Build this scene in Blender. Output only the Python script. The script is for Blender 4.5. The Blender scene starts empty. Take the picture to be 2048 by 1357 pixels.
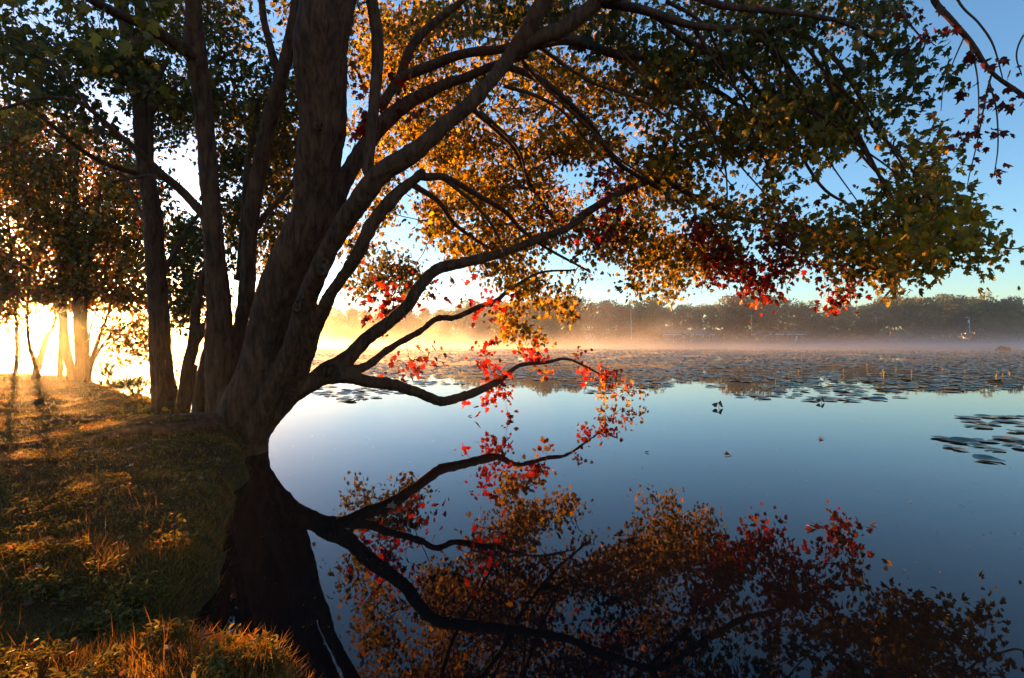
import bpy, math, random
import numpy as np
from mathutils import Vector

random.seed(7)
rng = np.random.default_rng(7)
R = math.radians
sc = bpy.context.scene

# ------------------------------------------------------------------ camera, sky, sun, exposure
H = 1.25            # eye height above the water
F = 1024.0          # focal length in photograph pixels (18 mm on 36 mm)
HOR = 683.5         # photograph row of the horizon
cam_d = bpy.data.cameras.new('camera')
cam_d.lens = 18.0
cam_d.sensor_width = 36.0
cam_d.clip_start = 0.05
cam_d.clip_end = 5000
cam = bpy.data.objects.new('camera', cam_d)
cam.location = (0, 0, H)
cam.rotation_euler = (R(90) + math.atan((HOR - 678.5) / F), 0, 0)
sc.collection.objects.link(cam)
sc.camera = cam

SUN_AZ = R(-43.7)   # left of the view axis
SUN_EL = R(3.1)
w = bpy.data.worlds.new('World')
sc.world = w
w.use_nodes = True
nt = w.node_tree
nt.nodes.clear()
sky = nt.nodes.new('ShaderNodeTexSky')
sky.sky_type = 'NISHITA'
sky.sun_disc = False
sky.sun_elevation = SUN_EL
sky.sun_rotation = SUN_AZ
sky.altitude = 100
sky.air_density = 0.9
sky.dust_density = 0.0
sky.ozone_density = 2.6
bg = nt.nodes.new('ShaderNodeBackground')
bg.inputs['Strength'].default_value = 0.06
wo = nt.nodes.new('ShaderNodeOutputWorld')
nt.links.new(sky.outputs[0], bg.inputs[0])
nt.links.new(bg.outputs[0], wo.inputs[0])

sun_d = bpy.data.lights.new('sun', 'SUN')
sun_d.energy = 5.0
sun_d.angle = R(0.5)
sun_d.color = (1.0, 0.43, 0.10)
sun = bpy.data.objects.new('sun', sun_d)
sdir = Vector((math.sin(SUN_AZ) * math.cos(SUN_EL), math.cos(SUN_AZ) * math.cos(SUN_EL), math.sin(SUN_EL)))
sun.rotation_euler = sdir.to_track_quat('Z', 'Y').to_euler()
sun.location = (-30, 30, 20)
sc.collection.objects.link(sun)

sc.view_settings.view_transform = 'Standard'
sc.view_settings.look = 'None'
sc.view_settings.exposure = 3.4
sc.view_settings.gamma = 1
cy = sc.cycles
cy.use_denoising = True
cy.max_bounces = 7
cy.diffuse_bounces = 3
cy.glossy_bounces = 3
cy.transmission_bounces = 4
cy.transparent_max_bounces = 6
cy.volume_bounces = 0
cy.volume_step_rate = 1.0
cy.volume_max_steps = 96
cy.sample_clamp_indirect = 6.0
cy.caustics_reflective = False
cy.caustics_refractive = False

# ------------------------------------------------------------------ helpers
def P(px, py, d):
    """photograph pixel at distance d -> point of the place (metres)"""
    return np.array(((px - 1024.0) / F * d, d, H + (HOR - py) / F * d))

def tag(o, label=None, cat=None, group=None, kind=None):
    if label: o['label'] = label
    if cat: o['category'] = cat
    if group: o['group'] = group
    if kind: o['kind'] = kind
    return o

def empty(name, loc, label=None, cat=None, group=None):
    o = bpy.data.objects.new(name, None)
    o.location = loc
    o.empty_display_size = 0.2
    sc.collection.objects.link(o)
    return tag(o, label, cat, group)

def link(name, me, parent=None):
    o = bpy.data.objects.new(name, me)
    sc.collection.objects.link(o)
    if parent is not None:
        o.parent = parent
        o.matrix_parent_inverse.identity()
    return o

def mesh_np(name, V, faces_flat, sizes, mat=None, smooth=False, col=None):
    """mesh from numpy: V (n,3), flattened face indices, face sizes"""
    me = bpy.data.meshes.new(name)
    V = np.asarray(V, dtype=np.float32)
    faces_flat = np.asarray(faces_flat, dtype=np.int32)
    sizes = np.asarray(sizes, dtype=np.int32)
    me.vertices.add(len(V))
    me.vertices.foreach_set('co', V.ravel())
    me.loops.add(len(faces_flat))
    me.loops.foreach_set('vertex_index', faces_flat)
    me.polygons.add(len(sizes))
    starts = np.concatenate(([0], np.cumsum(sizes)[:-1])).astype(np.int32)
    me.polygons.foreach_set('loop_start', starts)
    me.polygons.foreach_set('use_smooth', np.full(len(sizes), smooth, dtype=bool))
    me.update(calc_edges=True)
    me.validate()
    if col is not None:
        a = me.attributes.new('col', 'FLOAT_COLOR', 'POINT')
        c4 = np.ones((len(V), 4), dtype=np.float32)
        c4[:, :3] = col
        a.data.foreach_set('color', c4.ravel())
    if mat is not None:
        me.materials.append(mat)
    return me

class MB:
    """collects pieces and builds ONE mesh"""
    def __init__(self):
        self.V, self.Fl, self.S, self.n, self.C = [], [], [], 0, []
    def add(self, V, faces, col=None):
        V = np.asarray(V, dtype=float)
        self.V.append(V)
        for f in faces:
            self.Fl.extend([i + self.n for i in f])
            self.S.append(len(f))
        if col is not None:
            self.C.append(np.tile(np.asarray(col, dtype=float), (len(V), 1)))
        self.n += len(V)
    def box(self, c, s, rz=0.0, col=None):
        x, y, z = s[0] / 2, s[1] / 2, s[2] / 2
        v = np.array([(-x, -y, -z), (x, -y, -z), (x, y, -z), (-x, y, -z), (-x, -y, z), (x, -y, z), (x, y, z), (-x, y, z)])
        ca, sa = math.cos(rz), math.sin(rz)
        v = np.stack([v[:, 0] * ca - v[:, 1] * sa, v[:, 0] * sa + v[:, 1] * ca, v[:, 2]], 1) + np.array(c)
        self.add(v, [(0, 3, 2, 1), (4, 5, 6, 7), (0, 1, 5, 4), (1, 2, 6, 5), (2, 3, 7, 6), (3, 0, 4, 7)], col)
    def tube(self, pts, rad, sides=10, wob=0.0, sub=4, seed=0, cap=True):
        pts = np.array(pts, float); rad = np.array(rad, float)
        pts, rad = smooth_path(pts, rad, sub)
        r2 = np.random.default_rng(seed)
        n = len(pts)
        if wob > 0 and n > 8:
            # uneven growth: slow swellings, kinks
            ph = r2.uniform(0, 6.28, 8); tt = np.linspace(0, 1, n) * n / 6.0
            rad = rad * (1 + 1.6 * wob * (np.sin(tt * 1.3 + ph[0]) + np.sin(tt * 2.9 + ph[1])) / 2)
            for ax_ in range(3):
                pts[:, ax_] += rad * 6.0 * wob * (np.sin(tt * 1.1 + ph[2 + ax_]) + 0.6 * np.sin(tt * 2.7 + ph[5 + ax_])) * np.minimum(1, np.arange(n) / 4.0)
        T = np.gradient(pts, axis=0)
        T /= np.linalg.norm(T, axis=1)[:, None] + 1e-9
        u = np.cross(T[0], (0, 1, 0) if abs(T[0][1]) < 0.9 else (1, 0, 0)); u /= np.linalg.norm(u)
        V = []
        ang = np.arange(sides) / sides * 2 * math.pi
        prof = 1 + wob * r2.normal(size=sides)
        for i in range(n):
            u = u - T[i] * np.dot(u, T[i]); u /= np.linalg.norm(u) + 1e-9
            v = np.cross(T[i], u)
            pr = prof * (1 + wob * 0.5 * r2.normal(size=sides))
            V.append(pts[i] + rad[i] * (np.cos(ang) * pr)[:, None] * u + rad[i] * (np.sin(ang) * pr)[:, None] * v)
        V = np.concatenate(V)
        fs = []
        for i in range(n - 1):
            for k in range(sides):
                a, b = i * sides + k, i * sides + (k + 1) % sides
                fs.append((a, b, b + sides, a + sides))
        if cap:
            fs.append(tuple(range(sides - 1, -1, -1)))
            fs.append(tuple((n - 1) * sides + k for k in range(sides)))
        self.add(V, fs)
        return pts, rad
    def build(self, name, mat, parent=None, smooth=False):
        col = np.concatenate(self.C) if self.C else None
        me = mesh_np(name, np.concatenate(self.V), self.Fl, self.S, mat, smooth, col)
        return link(name, me, parent)

def smooth_path(p, r, sub):
    """Catmull-Rom"""
    if len(p) < 3 or sub < 2:
        return p, r
    q = np.concatenate([p, r[:, None]], 1)
    q = np.concatenate([[2 * q[0] - q[1]], q, [2 * q[-1] - q[-2]]])
    out = []
    for i in range(1, len(q) - 2):
        for t in np.arange(sub) / sub:
            a, b, c, d = q[i - 1], q[i], q[i + 1], q[i + 2]
            out.append(0.5 * (2 * b + (c - a) * t + (2 * a - 5 * b + 4 * c - d) * t * t + (3 * b - a - 3 * c + d) * t ** 3))
    out.append(q[-2])
    out = np.array(out)
    return out[:, :3], np.maximum(out[:, 3], 0.001)

def vnoise(p, s, seed=0):
    """cheap smooth 3-D noise in 0..1 (sums of sines)"""
    r2 = np.random.default_rng(seed)
    p = np.asarray(p, float)
    acc = np.zeros(p.shape[:-1])
    for k in range(6):
        d = r2.normal(size=p.shape[-1]); d /= np.linalg.norm(d)
        acc += np.sin((p @ d) * (s * (0.7 + 0.35 * k)) + r2.uniform(0, 6.28))
    return 0.5 + acc / 6 * 0.9

# ------------------------------------------------------------------ materials
def newmat(name):
    m = bpy.data.materials.new(name)
    m.use_nodes = True
    m.node_tree.nodes.clear()
    return m, m.node_tree.nodes, m.node_tree.links

def out(N, L, sh, vol=None):
    o = N.new('ShaderNodeOutputMaterial')
    if sh is not None: L.new(sh, o.inputs['Surface'])
    if vol is not None: L.new(vol, o.inputs['Volume'])

def leaf_mat(name, trans=0.5, gain=1.0, tint=(1, 1, 1)):
    m, N, L = newmat(name)
    at = N.new('ShaderNodeAttribute'); at.attribute_name = 'col'
    mul = N.new('ShaderNodeMix'); mul.data_type = 'RGBA'; mul.blend_type = 'MULTIPLY'
    mul.inputs['Factor'].default_value = 1
    L.new(at.outputs['Color'], mul.inputs['A'])
    mul.inputs['B'].default_value = (tint[0] * gain, tint[1] * gain, tint[2] * gain, 1)
    d = N.new('ShaderNodeBsdfDiffuse'); t = N.new('ShaderNodeBsdfTranslucent'); g = N.new('ShaderNodeBsdfGlossy')
    g.inputs['Roughness'].default_value = 0.45
    g.inputs['Color'].default_value = (1, 1, 1, 1)
    L.new(mul.outputs['Result'], d.inputs['Color'])
    # light that passes through a leaf comes out more saturated
    gm = N.new('ShaderNodeGamma'); gm.inputs['Gamma'].default_value = 1.15
    L.new(mul.outputs['Result'], gm.inputs['Color'])
    sc2 = N.new('ShaderNodeMix'); sc2.data_type = 'RGBA'; sc2.blend_type = 'MULTIPLY'; sc2.inputs['Factor'].default_value = 1
    sc2.inputs['B'].default_value = (1.9, 1.75, 1.2, 1)
    L.new(gm.outputs[0], sc2.inputs['A'])
    L.new(sc2.outputs['Result'], t.inputs['Color'])
    mx = N.new('ShaderNodeMixShader'); mx.inputs[0].default_value = trans
    L.new(d.outputs[0], mx.inputs[1]); L.new(t.outputs[0], mx.inputs[2])
    m2 = N.new('ShaderNodeMixShader'); m2.inputs[0].default_value = 0.015
    L.new(mx.outputs[0], m2.inputs[1]); L.new(g.outputs[0], m2.inputs[2])
    out(N, L, m2.outputs[0])
    return m

def bark_mat(name, c0, c1, scale=1.0, bump=1.0):
    m, N, L = newmat(name)
    tc = N.new('ShaderNodeTexCoord'); mp = N.new('ShaderNodeMapping')
    mp.inputs['Scale'].default_value = (22 * scale, 22 * scale, 4.0 * scale)
    L.new(tc.outputs['Object'], mp.inputs['Vector'])
    n1 = N.new('ShaderNodeTexNoise'); n1.inputs['Scale'].default_value = 1.0; n1.inputs['Detail'].default_value = 8; n1.inputs['Roughness'].default_value = 0.65
    n1.inputs['Distortion'].default_value = 0.6
    L.new(mp.outputs[0], n1.inputs['Vector'])
    n2 = N.new('ShaderNodeTexNoise'); n2.inputs['Scale'].default_value = 3.0 * scale; n2.inputs['Detail'].default_value = 5
    L.new(tc.outputs['Object'], n2.inputs['Vector'])
    cr = N.new('ShaderNodeValToRGB')
    cr.color_ramp.elements[0].position = 0.36; cr.color_ramp.elements[0].color = (*c0, 1)
    cr.color_ramp.elements[1].position = 0.66; cr.color_ramp.elements[1].color = (*c1, 1)
    L.new(n1.outputs['Fac'], cr.inputs[0])
    lich = N.new('ShaderNodeValToRGB')
    lich.color_ramp.elements[0].position = 0.55; lich.color_ramp.elements[0].color = (0, 0, 0, 1)
    lich.color_ramp.elements[1].position = 0.72; lich.color_ramp.elements[1].color = (1, 1, 1, 1)
    L.new(n2.outputs['Fac'], lich.inputs[0])
    mx = N.new('ShaderNodeMix'); mx.data_type = 'RGBA'
    ml = N.new('ShaderNodeMath'); ml.operation = 'MULTIPLY'; ml.inputs[1].default_value = 0.45
    L.new(lich.outputs[0], ml.inputs[0]); L.new(ml.outputs[0], mx.inputs['Factor'])
    L.new(cr.outputs[0], mx.inputs['A']); mx.inputs['B'].default_value = (c1[0] * 1.15, c1[1] * 1.25, c1[2] * 1.3, 1)
    b = N.new('ShaderNodeBump'); b.inputs['Strength'].default_value = bump; b.inputs['Distance'].default_value = 0.04
    L.new(n1.outputs['Fac'], b.inputs['Height'])
    p = N.new('ShaderNodeBsdfPrincipled'); p.inputs['Roughness'].default_value = 0.85
    p.inputs['Specular IOR Level'].default_value = 0.25
    L.new(mx.outputs['Result'], p.inputs['Base Color']); L.new(b.outputs[0], p.inputs['Normal'])
    out(N, L, p.outputs[0])
    return m

def plain_mat(name, c, rough=0.7, noise=0.25, scale=6.0, spec=0.3):
    m, N, L = newmat(name)
    tc = N.new('ShaderNodeTexCoord')
    n = N.new('ShaderNodeTexNoise'); n.inputs['Scale'].default_value = scale; n.inputs['Detail'].default_value = 5
    L.new(tc.outputs['Object'], n.inputs['Vector'])
    cr = N.new('ShaderNodeValToRGB')
    lo = tuple(x * (1 - noise) for x in c); hi = tuple(min(1, x * (1 + noise)) for x in c)
    cr.color_ramp.elements[0].position = 0.3; cr.color_ramp.elements[0].color = (*lo, 1)
    cr.color_ramp.elements[1].position = 0.7; cr.color_ramp.elements[1].color = (*hi, 1)
    L.new(n.outputs['Fac'], cr.inputs[0])
    p = N.new('ShaderNodeBsdfPrincipled'); p.inputs['Roughness'].default_value = rough
    p.inputs['Specular IOR Level'].default_value = spec
    L.new(cr.outputs[0], p.inputs['Base Color'])
    out(N, L, p.outputs[0])
    return m

M = {}
M['leaf'] = leaf_mat('maple_leaves', 0.52)
M['farleaf'] = leaf_mat('far_leaves', 0.35)
M['grass'] = leaf_mat('grass_blades', 0.45)
M['bark'] = bark_mat('maple_bark', (0.024, 0.008, 0.003), (0.115, 0.044, 0.018))
M['twig'] = plain_mat('twig_bark', (0.06, 0.038, 0.028), 0.8, 0.3, 9)
M['farbark'] = plain_mat('far_bark', (0.12, 0.09, 0.07), 0.9, 0.3, 3)
M['pad'] = leaf_mat('lily_pads', 0.1)
M['stalk'] = plain_mat('yellow_stalk', (0.32, 0.24, 0.06), 0.7, 0.25, 9)

# water
m, N, L = newmat('lake_water')
tc = N.new('ShaderNodeTexCoord'); mp = N.new('ShaderNodeMapping'); mp.inputs['Scale'].default_value = (0.8, 1.3, 1)
L.new(tc.outputs['Object'], mp.inputs['Vector'])
n = N.new('ShaderNodeTexNoise'); n.inputs['Scale'].default_value = 1.2; n.inputs['Detail'].default_value = 3
L.new(mp.outputs[0], n.inputs['Vector'])
b = N.new('ShaderNodeBump'); b.inputs['Strength'].default_value = 0.05; b.inputs['Distance'].default_value = 0.02
L.new(n.outputs['Fac'], b.inputs['Height'])
p = N.new('ShaderNodeBsdfPrincipled')
p.inputs['Base Color'].default_value = (0.008, 0.006, 0.006, 1)
p.inputs['Roughness'].default_value = 0.015
p.inputs['IOR'].default_value = 1.34
L.new(b.outputs[0], p.inputs['Normal'])
out(N, L, p.outputs[0])
M['water'] = m

# ground
m, N, L = newmat('bank_soil')
tc = N.new('ShaderNodeTexCoord')
n1 = N.new('ShaderNodeTexNoise'); n1.inputs['Scale'].default_value = 3.5; n1.inputs['Detail'].default_value = 8
n2 = N.new('ShaderNodeTexNoise'); n2.inputs['Scale'].default_value = 40; n2.inputs['Detail'].default_value = 6
L.new(tc.outputs['Object'], n1.inputs['Vector']); L.new(tc.outputs['Object'], n2.inputs['Vector'])
cr = N.new('ShaderNodeValToRGB')
cr.color_ramp.elements[0].position = 0.35; cr.color_ramp.elements[0].color = (0.026, 0.014, 0.007, 1)
cr.color_ramp.elements[1].position = 0.65; cr.color_ramp.elements[1].color = (0.035, 0.030, 0.008, 1)
L.new(n1.outputs['Fac'], cr.inputs[0])
b = N.new('ShaderNodeBump'); b.inputs['Strength'].default_value = 0.8; b.inputs['Distance'].default_value = 0.03
L.new(n2.outputs['Fac'], b.inputs['Height'])
p = N.new('ShaderNodeBsdfPrincipled'); p.inputs['Roughness'].default_value = 0.95; p.inputs['Specular IOR Level'].default_value = 0.1
L.new(cr.outputs[0], p.inputs['Base Color']); L.new(b.outputs[0], p.inputs['Normal'])
out(N, L, p.outputs[0])
M['soil'] = m

# ------------------------------------------------------------------ ground and water
SHORE = np.array([(6, -30), (3.2, -4), (1.3, -0.7), (0.35, 0.55), (-0.25, 1.15), (-0.52, 1.5), (-0.78, 1.76), (-0.98, 1.80), (-1.28, 1.90),
                  (-1.36, 2.05), (-1.40, 2.27), (-1.5, 2.5), (-1.72, 3.05), (-2.0, 3.7), (-2.4, 4.6), (-2.75, 5.3), (-2.98, 5.9),
                  (-3.5, 6.25), (-4.05, 6.5), (-4.75, 7.4), (-5.6, 8.3), (-6.6, 9.3), (-8.1, 10.7), (-10.3, 12.9), (-11.9, 14.4),
                  (-13.2, 15.6), (-16, 16.2), (-22, 15.6), (-40, 17), (-60, 10), (-60, -30)], float)

def sdist(x, y):
    """signed distance to the near bank, positive on land"""
    p = np.stack([x, y], -1)
    best = np.full(x.shape, 1e9); inside = np.zeros(x.shape, bool)
    n = len(SHORE)
    for i in range(n):
        a, b2 = SHORE[i], SHORE[(i + 1) % n]
        ab = b2 - a
        t = np.clip(((p - a) @ ab) / (ab @ ab), 0, 1)
        q = a + t[..., None] * ab
        best = np.minimum(best, np.linalg.norm(p - q, axis=-1))
        c = ((a[1] > y) != (b2[1] > y))
        xi = a[0] + (y - a[1]) / (b2[1] - a[1] + 1e-12) * ab[0]
        inside ^= c & (x < xi)
    return np.where(inside, best, -best)

def far_shore(x, y):
    """y of the far waterline as a function of the direction"""
    u = x / np.maximum(y, 1.0)
    return np.interp(u, [-1.2, -0.75, -0.68, -0.5, -0.38, 0.0, 0.5, 1.1], [560, 540, 420, 290, 215, 200, 196, 190])

def sstep(a, b2, t):
    t = np.clip((t - a) / (b2 - a), 0, 1)
    return t * t * (3 - 2 * t)

def ground_z(x, y):
    x = np.asarray(x, float); y = np.asarray(y, float)
    d = sdist(x, y)
    p2 = np.stack([x, y], -1)
    wob = (vnoise(p2, 2.2, 3) - 0.5) * 0.10 + (vnoise(p2, 7.0, 4) - 0.5) * 0.04
    dd = d + wob * 1.3
    z = -0.55 + 0.77 * sstep(-0.22, 0.14, dd) + 0.07 * sstep(0.1, 0.9, dd) + sstep(0.0, 0.3, dd) * wob
    # mound round the foot of the maple
    r = np.hypot(x + 3.35, y - 5.6)
    z = z + 0.10 * np.exp(-(r / 1.1) ** 2) * sstep(-0.1, 0.2, dd)
    # far land
    fy = y - far_shore(x, y)
    z = np.where(y > 60, np.maximum(z, -0.55 + 1.25 * sstep(-3, 4, fy) + 8.0 * sstep(12, 130, fy)), z)
    return z

def lines(*seg):
    o = []
    for a, b2, s in seg:
        o.append(np.arange(a, b2, s))
    return np.unique(np.concatenate(o))
xs = lines((-300, -60, 30), (-60, -16, 2.0), (-16, -6, 0.16), (-6, 2.5, 0.06), (2.5, 12, 1.5), (12, 60, 8), (60, 661, 20))
ys = lines((-40, -4, 6), (-4, 0.5, 0.5), (0.5, 7.5, 0.06), (7.5, 17.5, 0.15), (17.5, 40, 2), (40, 180, 14), (180, 300, 3), (300, 621, 16))
X, Y = np.meshgrid(xs, ys)
Z = ground_z(X, Y)
ny, nx = X.shape
idx = np.arange(nx * ny).reshape(ny, nx)
q = np.stack([idx[:-1, :-1], idx[:-1, 1:], idx[1:, 1:], idx[1:, :-1]], -1).reshape(-1, 4)
me = mesh_np('ground', np.stack([X, Y, Z], -1).reshape(-1, 3), q.ravel(), np.full(len(q), 4), M['soil'], True)
tag(link('ground', me), 'soil bank at the lake edge and the land behind the far shore', kind='structure')
mb = MB()
mb.add([(-300, -40, 0), (660, -40, 0), (660, 620, 0), (-300, 620, 0)], [(0, 1, 2, 3)])
tag(mb.build('water', M['water']), 'still mirror-like lake water', kind='structure')

def gz(x, y):
    return float(ground_z(np.array([x]), np.array([y]))[0])

# ------------------------------------------------------------------ haze and mist
def vol_box(name, lo, hi, mat, label):
    mb = MB()
    c = [(a + b2) / 2 for a, b2 in zip(lo, hi)]; s = [b2 - a for a, b2 in zip(lo, hi)]
    mb.box(c, s)
    o = mb.build(name, mat)
    return tag(o, label, kind='stuff')

m, N, L = newmat('haze_air')
pv = N.new('ShaderNodeVolumePrincipled')
pv.inputs['Color'].default_value = (0.92, 0.92, 0.94, 1)
pv.inputs['Density'].default_value = 0.0006
pv.inputs['Anisotropy'].default_value = 0.92
out(N, L, None, pv.outputs[0])
vol_box('haze', (-302, -42, -2.0), (662, 622, 30), m, 'thin morning haze over the whole place')

m, N, L = newmat('lake_mist')
tc = N.new('ShaderNodeTexCoord')
sep = N.new('ShaderNodeSeparateXYZ'); L.new(tc.outputs['Object'], sep.inputs[0])
mp = N.new('ShaderNodeMapping'); mp.inputs['Scale'].default_value = (0.085, 0.035, 0.13)
L.new(tc.outputs['Object'], mp.inputs['Vector'])
n1 = N.new('ShaderNodeTexNoise'); n1.inputs['Scale'].default_value = 1; n1.inputs['Detail'].default_value = 4; n1.inputs['Distortion'].default_value = 0.7
L.new(mp.outputs[0], n1.inputs['Vector'])
def mth(op, a, b2=None, c=None):
    nd = N.new('ShaderNodeMath'); nd.operation = op
    for i, v in enumerate((a, b2, c)):
        if v is None: continue
        if isinstance(v, (int, float)): nd.inputs[i].default_value = v
        else: L.new(v, nd.inputs[i])
    return nd.outputs[0]
zz = sep.outputs['Z']
# low sheet of mist hugging the water, plus wisps that rise higher where the noise is strong
sheet = mth('MULTIPLY', mth('EXPONENT', mth('MULTIPLY', zz, -0.9)), 0.011)
wn = N.new('ShaderNodeMapRange'); wn.inputs['From Min'].default_value = 0.49; wn.inputs['From Max'].default_value = 0.72
L.new(n1.outputs['Fac'], wn.inputs['Value'])
wisp = mth('MULTIPLY', mth('MULTIPLY', mth('EXPONENT', mth('MULTIPLY', zz, -0.27)), wn.outputs[0]), 0.018)
fy = N.new('ShaderNodeMapRange'); fy.inputs['From Min'].default_value = 25; fy.inputs['From Max'].default_value = 90
L.new(sep.outputs['Y'], fy.inputs['Value'])
fx = N.new('ShaderNodeMapRange'); fx.inputs['From Min'].default_value = 70; fx.inputs['From Max'].default_value = -50
fx.inputs['To Min'].default_value = 0.46; fx.inputs['To Max'].default_value = 1.15
L.new(sep.outputs['X'], fx.inputs['Value'])
dens = mth('MULTIPLY', mth('ADD', sheet, mth('MULTIPLY', wisp, fx.outputs[0])), fy.outputs[0])
pv = N.new('ShaderNodeVolumePrincipled')
pv.inputs['Color'].default_value = (0.93, 0.93, 0.95, 1)
pv.inputs['Anisotropy'].default_value = 0.55
L.new(dens, pv.inputs['Density'])
out(N, L, None, pv.outputs[0])
vol_box('mist', (-150, 25, 0.02), (330, 197, 14), m, 'low mist rising in wisps off the lake')

# ------------------------------------------------------------------ leaves and twigs
_h = [(0.30, 0.05), (0.50, 0.32), (0.26, 0.40), (0.44, 0.70), (0.16, 0.68)]
LEAF_T = np.array([(0, 0, 0), (0, 1, 0)] + [(x, y, -0.28 * x) for x, y in _h] + [(-x, y, -0.28 * x) for x, y in _h])
LEAF_T[1, 2] = -0.10
LEAF_F = [(0, 2, 3, 4, 5, 6, 1), (0, 1, 11, 10, 9, 8, 7)]
_h2 = [(0.42, 0.30), (0.20, 0.62)]
LEAF2_T = np.array([(0, 0, 0), (0, 1, -0.05)] + [(x, y, -0.2 * x) for x, y in _h2] + [(-x, y, -0.2 * x) for x, y in _h2])
LEAF2_F = [(0, 2, 3, 1), (0, 1, 5, 4)]
OVAL_T = np.array([(0, 0, 0), (0, 1, -0.12), (0.22, 0.3, 0.06), (0.2, 0.68, 0.04), (-0.22, 0.3, 0.06), (-0.2, 0.68, 0.04)])
OVAL_F = [(0, 2, 3, 1), (0, 1, 5, 4)]

def norm(a):
    return a / (np.linalg.norm(a, axis=-1, keepdims=True) + 1e-9)

def leaves_mesh(name, pos, axis, nrm, size, col, mat, T=LEAF_T, FF=LEAF_F):
    """n leaves in ONE mesh"""
    n = len(pos)
    axis = norm(axis)
    nrm = norm(nrm - axis * np.sum(nrm * axis, 1, keepdims=True))
    side = np.cross(axis, nrm)
    r3 = np.random.default_rng(n)
    fold = r3.uniform(-0.3, 2.4, n)[:, None]; bend = r3.normal(0, 0.22, n)[:, None]; wid = r3.uniform(0.7, 1.15, n)[:, None]; skew = r3.normal(0, 0.12, n)[:, None]
    tx = T[None, :, 0] * wid + skew * T[None, :, 1] ** 2
    tz = T[None, :, 2] * fold + bend * T[None, :, 1] ** 2
    V = pos[:, None, :] + size[:, None, None] * (tx[..., None] * side[:, None, :] + T[None, :, 1:2] * axis[:, None, :] + tz[..., None] * nrm[:, None, :])
    k = len(T)
    ff = np.concatenate([np.array(f) for f in FF]); sz = np.array([len(f) for f in FF])
    idx = (np.arange(n)[:, None] * k + ff[None, :]).ravel()
    C = np.repeat(col, k, axis=0)
    return mesh_np(name, V.reshape(-1, 3), idx, np.tile(sz, n), mat, False, C)

PAL = {
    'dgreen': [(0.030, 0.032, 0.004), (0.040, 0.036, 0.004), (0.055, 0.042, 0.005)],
    'green': [(0.050, 0.054, 0.006), (0.070, 0.062, 0.006), (0.095, 0.070, 0.007)],
    'olive': [(0.10, 0.082, 0.008), (0.14, 0.10, 0.009), (0.16, 0.105, 0.009)],
    'gold': [(0.22, 0.155, 0.012), (0.26, 0.175, 0.014), (0.20, 0.15, 0.012), (0.26, 0.135, 0.011)],
    'orange': [(0.24, 0.065, 0.007), (0.26, 0.048, 0.006), (0.22, 0.085, 0.010)],
    'red': [(0.24, 0.014, 0.006), (0.20, 0.012, 0.006), (0.26, 0.026, 0.006)],
    'dred': [(0.085, 0.011, 0.006), (0.060, 0.010, 0.006), (0.115, 0.018, 0.006)],
}
def pick_cols(n, mix, r2):
    names = list(mix); wts = np.array([mix[k] for k in names], float); wts /= wts.sum()
    ch = r2.choice(len(names), n, p=wts)
    o = np.zeros((n, 3))
    for i, k in enumerate(names):
        s = np.array(PAL[k]); m_ = ch == i
        o[m_] = s[r2.integers(0, len(s), m_.sum())]
    return o * r2.uniform(0.75, 1.25, (n, 1))

def in_poly(x, y, poly):
    ins = np.zeros(len(x), bool)
    n = len(poly)
    for i in range(n):
        (x0, y0), (x1, y1) = poly[i], poly[(i + 1) % n]
        c = (y0 > y) != (y1 > y)
        ins ^= c & (x < (x1 - x0) * (y - y0) / (y1 - y0 + 1e-12) + x0)
    return ins

def poly_area(poly):
    a = 0
    for i in range(len(poly)):
        (x0, y0), (x1, y1) = poly[i], poly[(i + 1) % len(poly)]
        a += x0 * y1 - x1 * y0
    return abs(a) / 2

PER = 20   # leaves to a spray
def sprays(poly, dep, cov, size, mix, gap=0.0, seed=0, nscale=1.6, spread=0.20):
    """centres of leaf sprays inside a volume of the crown: seen outline x depth range.
    dep: (near, far) or function of (px, py) giving both"""
    r2 = np.random.default_rng(seed + 100)
    dm = np.mean(dep) if not callable(dep) else np.mean(dep(np.mean([p[0] for p in poly]), np.mean([p[1] for p in poly])))
    nl = cov * poly_area(poly) / (0.22 * (size * F / dm) ** 2)
    nc = max(3, int(nl / PER))
    x0, x1 = min(p[0] for p in poly), max(p[0] for p in poly)
    y0, y1 = min(p[1] for p in poly), max(p[1] for p in poly)
    out_ = []
    while len(out_) < nc:
        n = nc * 3 + 20
        px = r2.uniform(x0, x1, n); py = r2.uniform(y0, y1, n)
        if callable(dep):
            a, b2 = dep(px, py)
        else:
            a, b2 = dep
        d = a + (b2 - a) * r2.uniform(0, 1, n)
        pts = np.stack([(px - 1024) / F * d, d, H + (HOR - py) / F * d], 1)
        ok = in_poly(px, py, poly) & (pts[:, 2] > 0.25)
        if gap > 0:
            nz = vnoise(np.stack([px / 60.0, py / 60.0, d * 0.35], 1), nscale, seed)
            ok &= nz > gap
        out_.extend(list(pts[ok]))
    c = np.array(out_[:nc])
    return dict(c=c, size=size, mix=mix, spread=spread)

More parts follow.
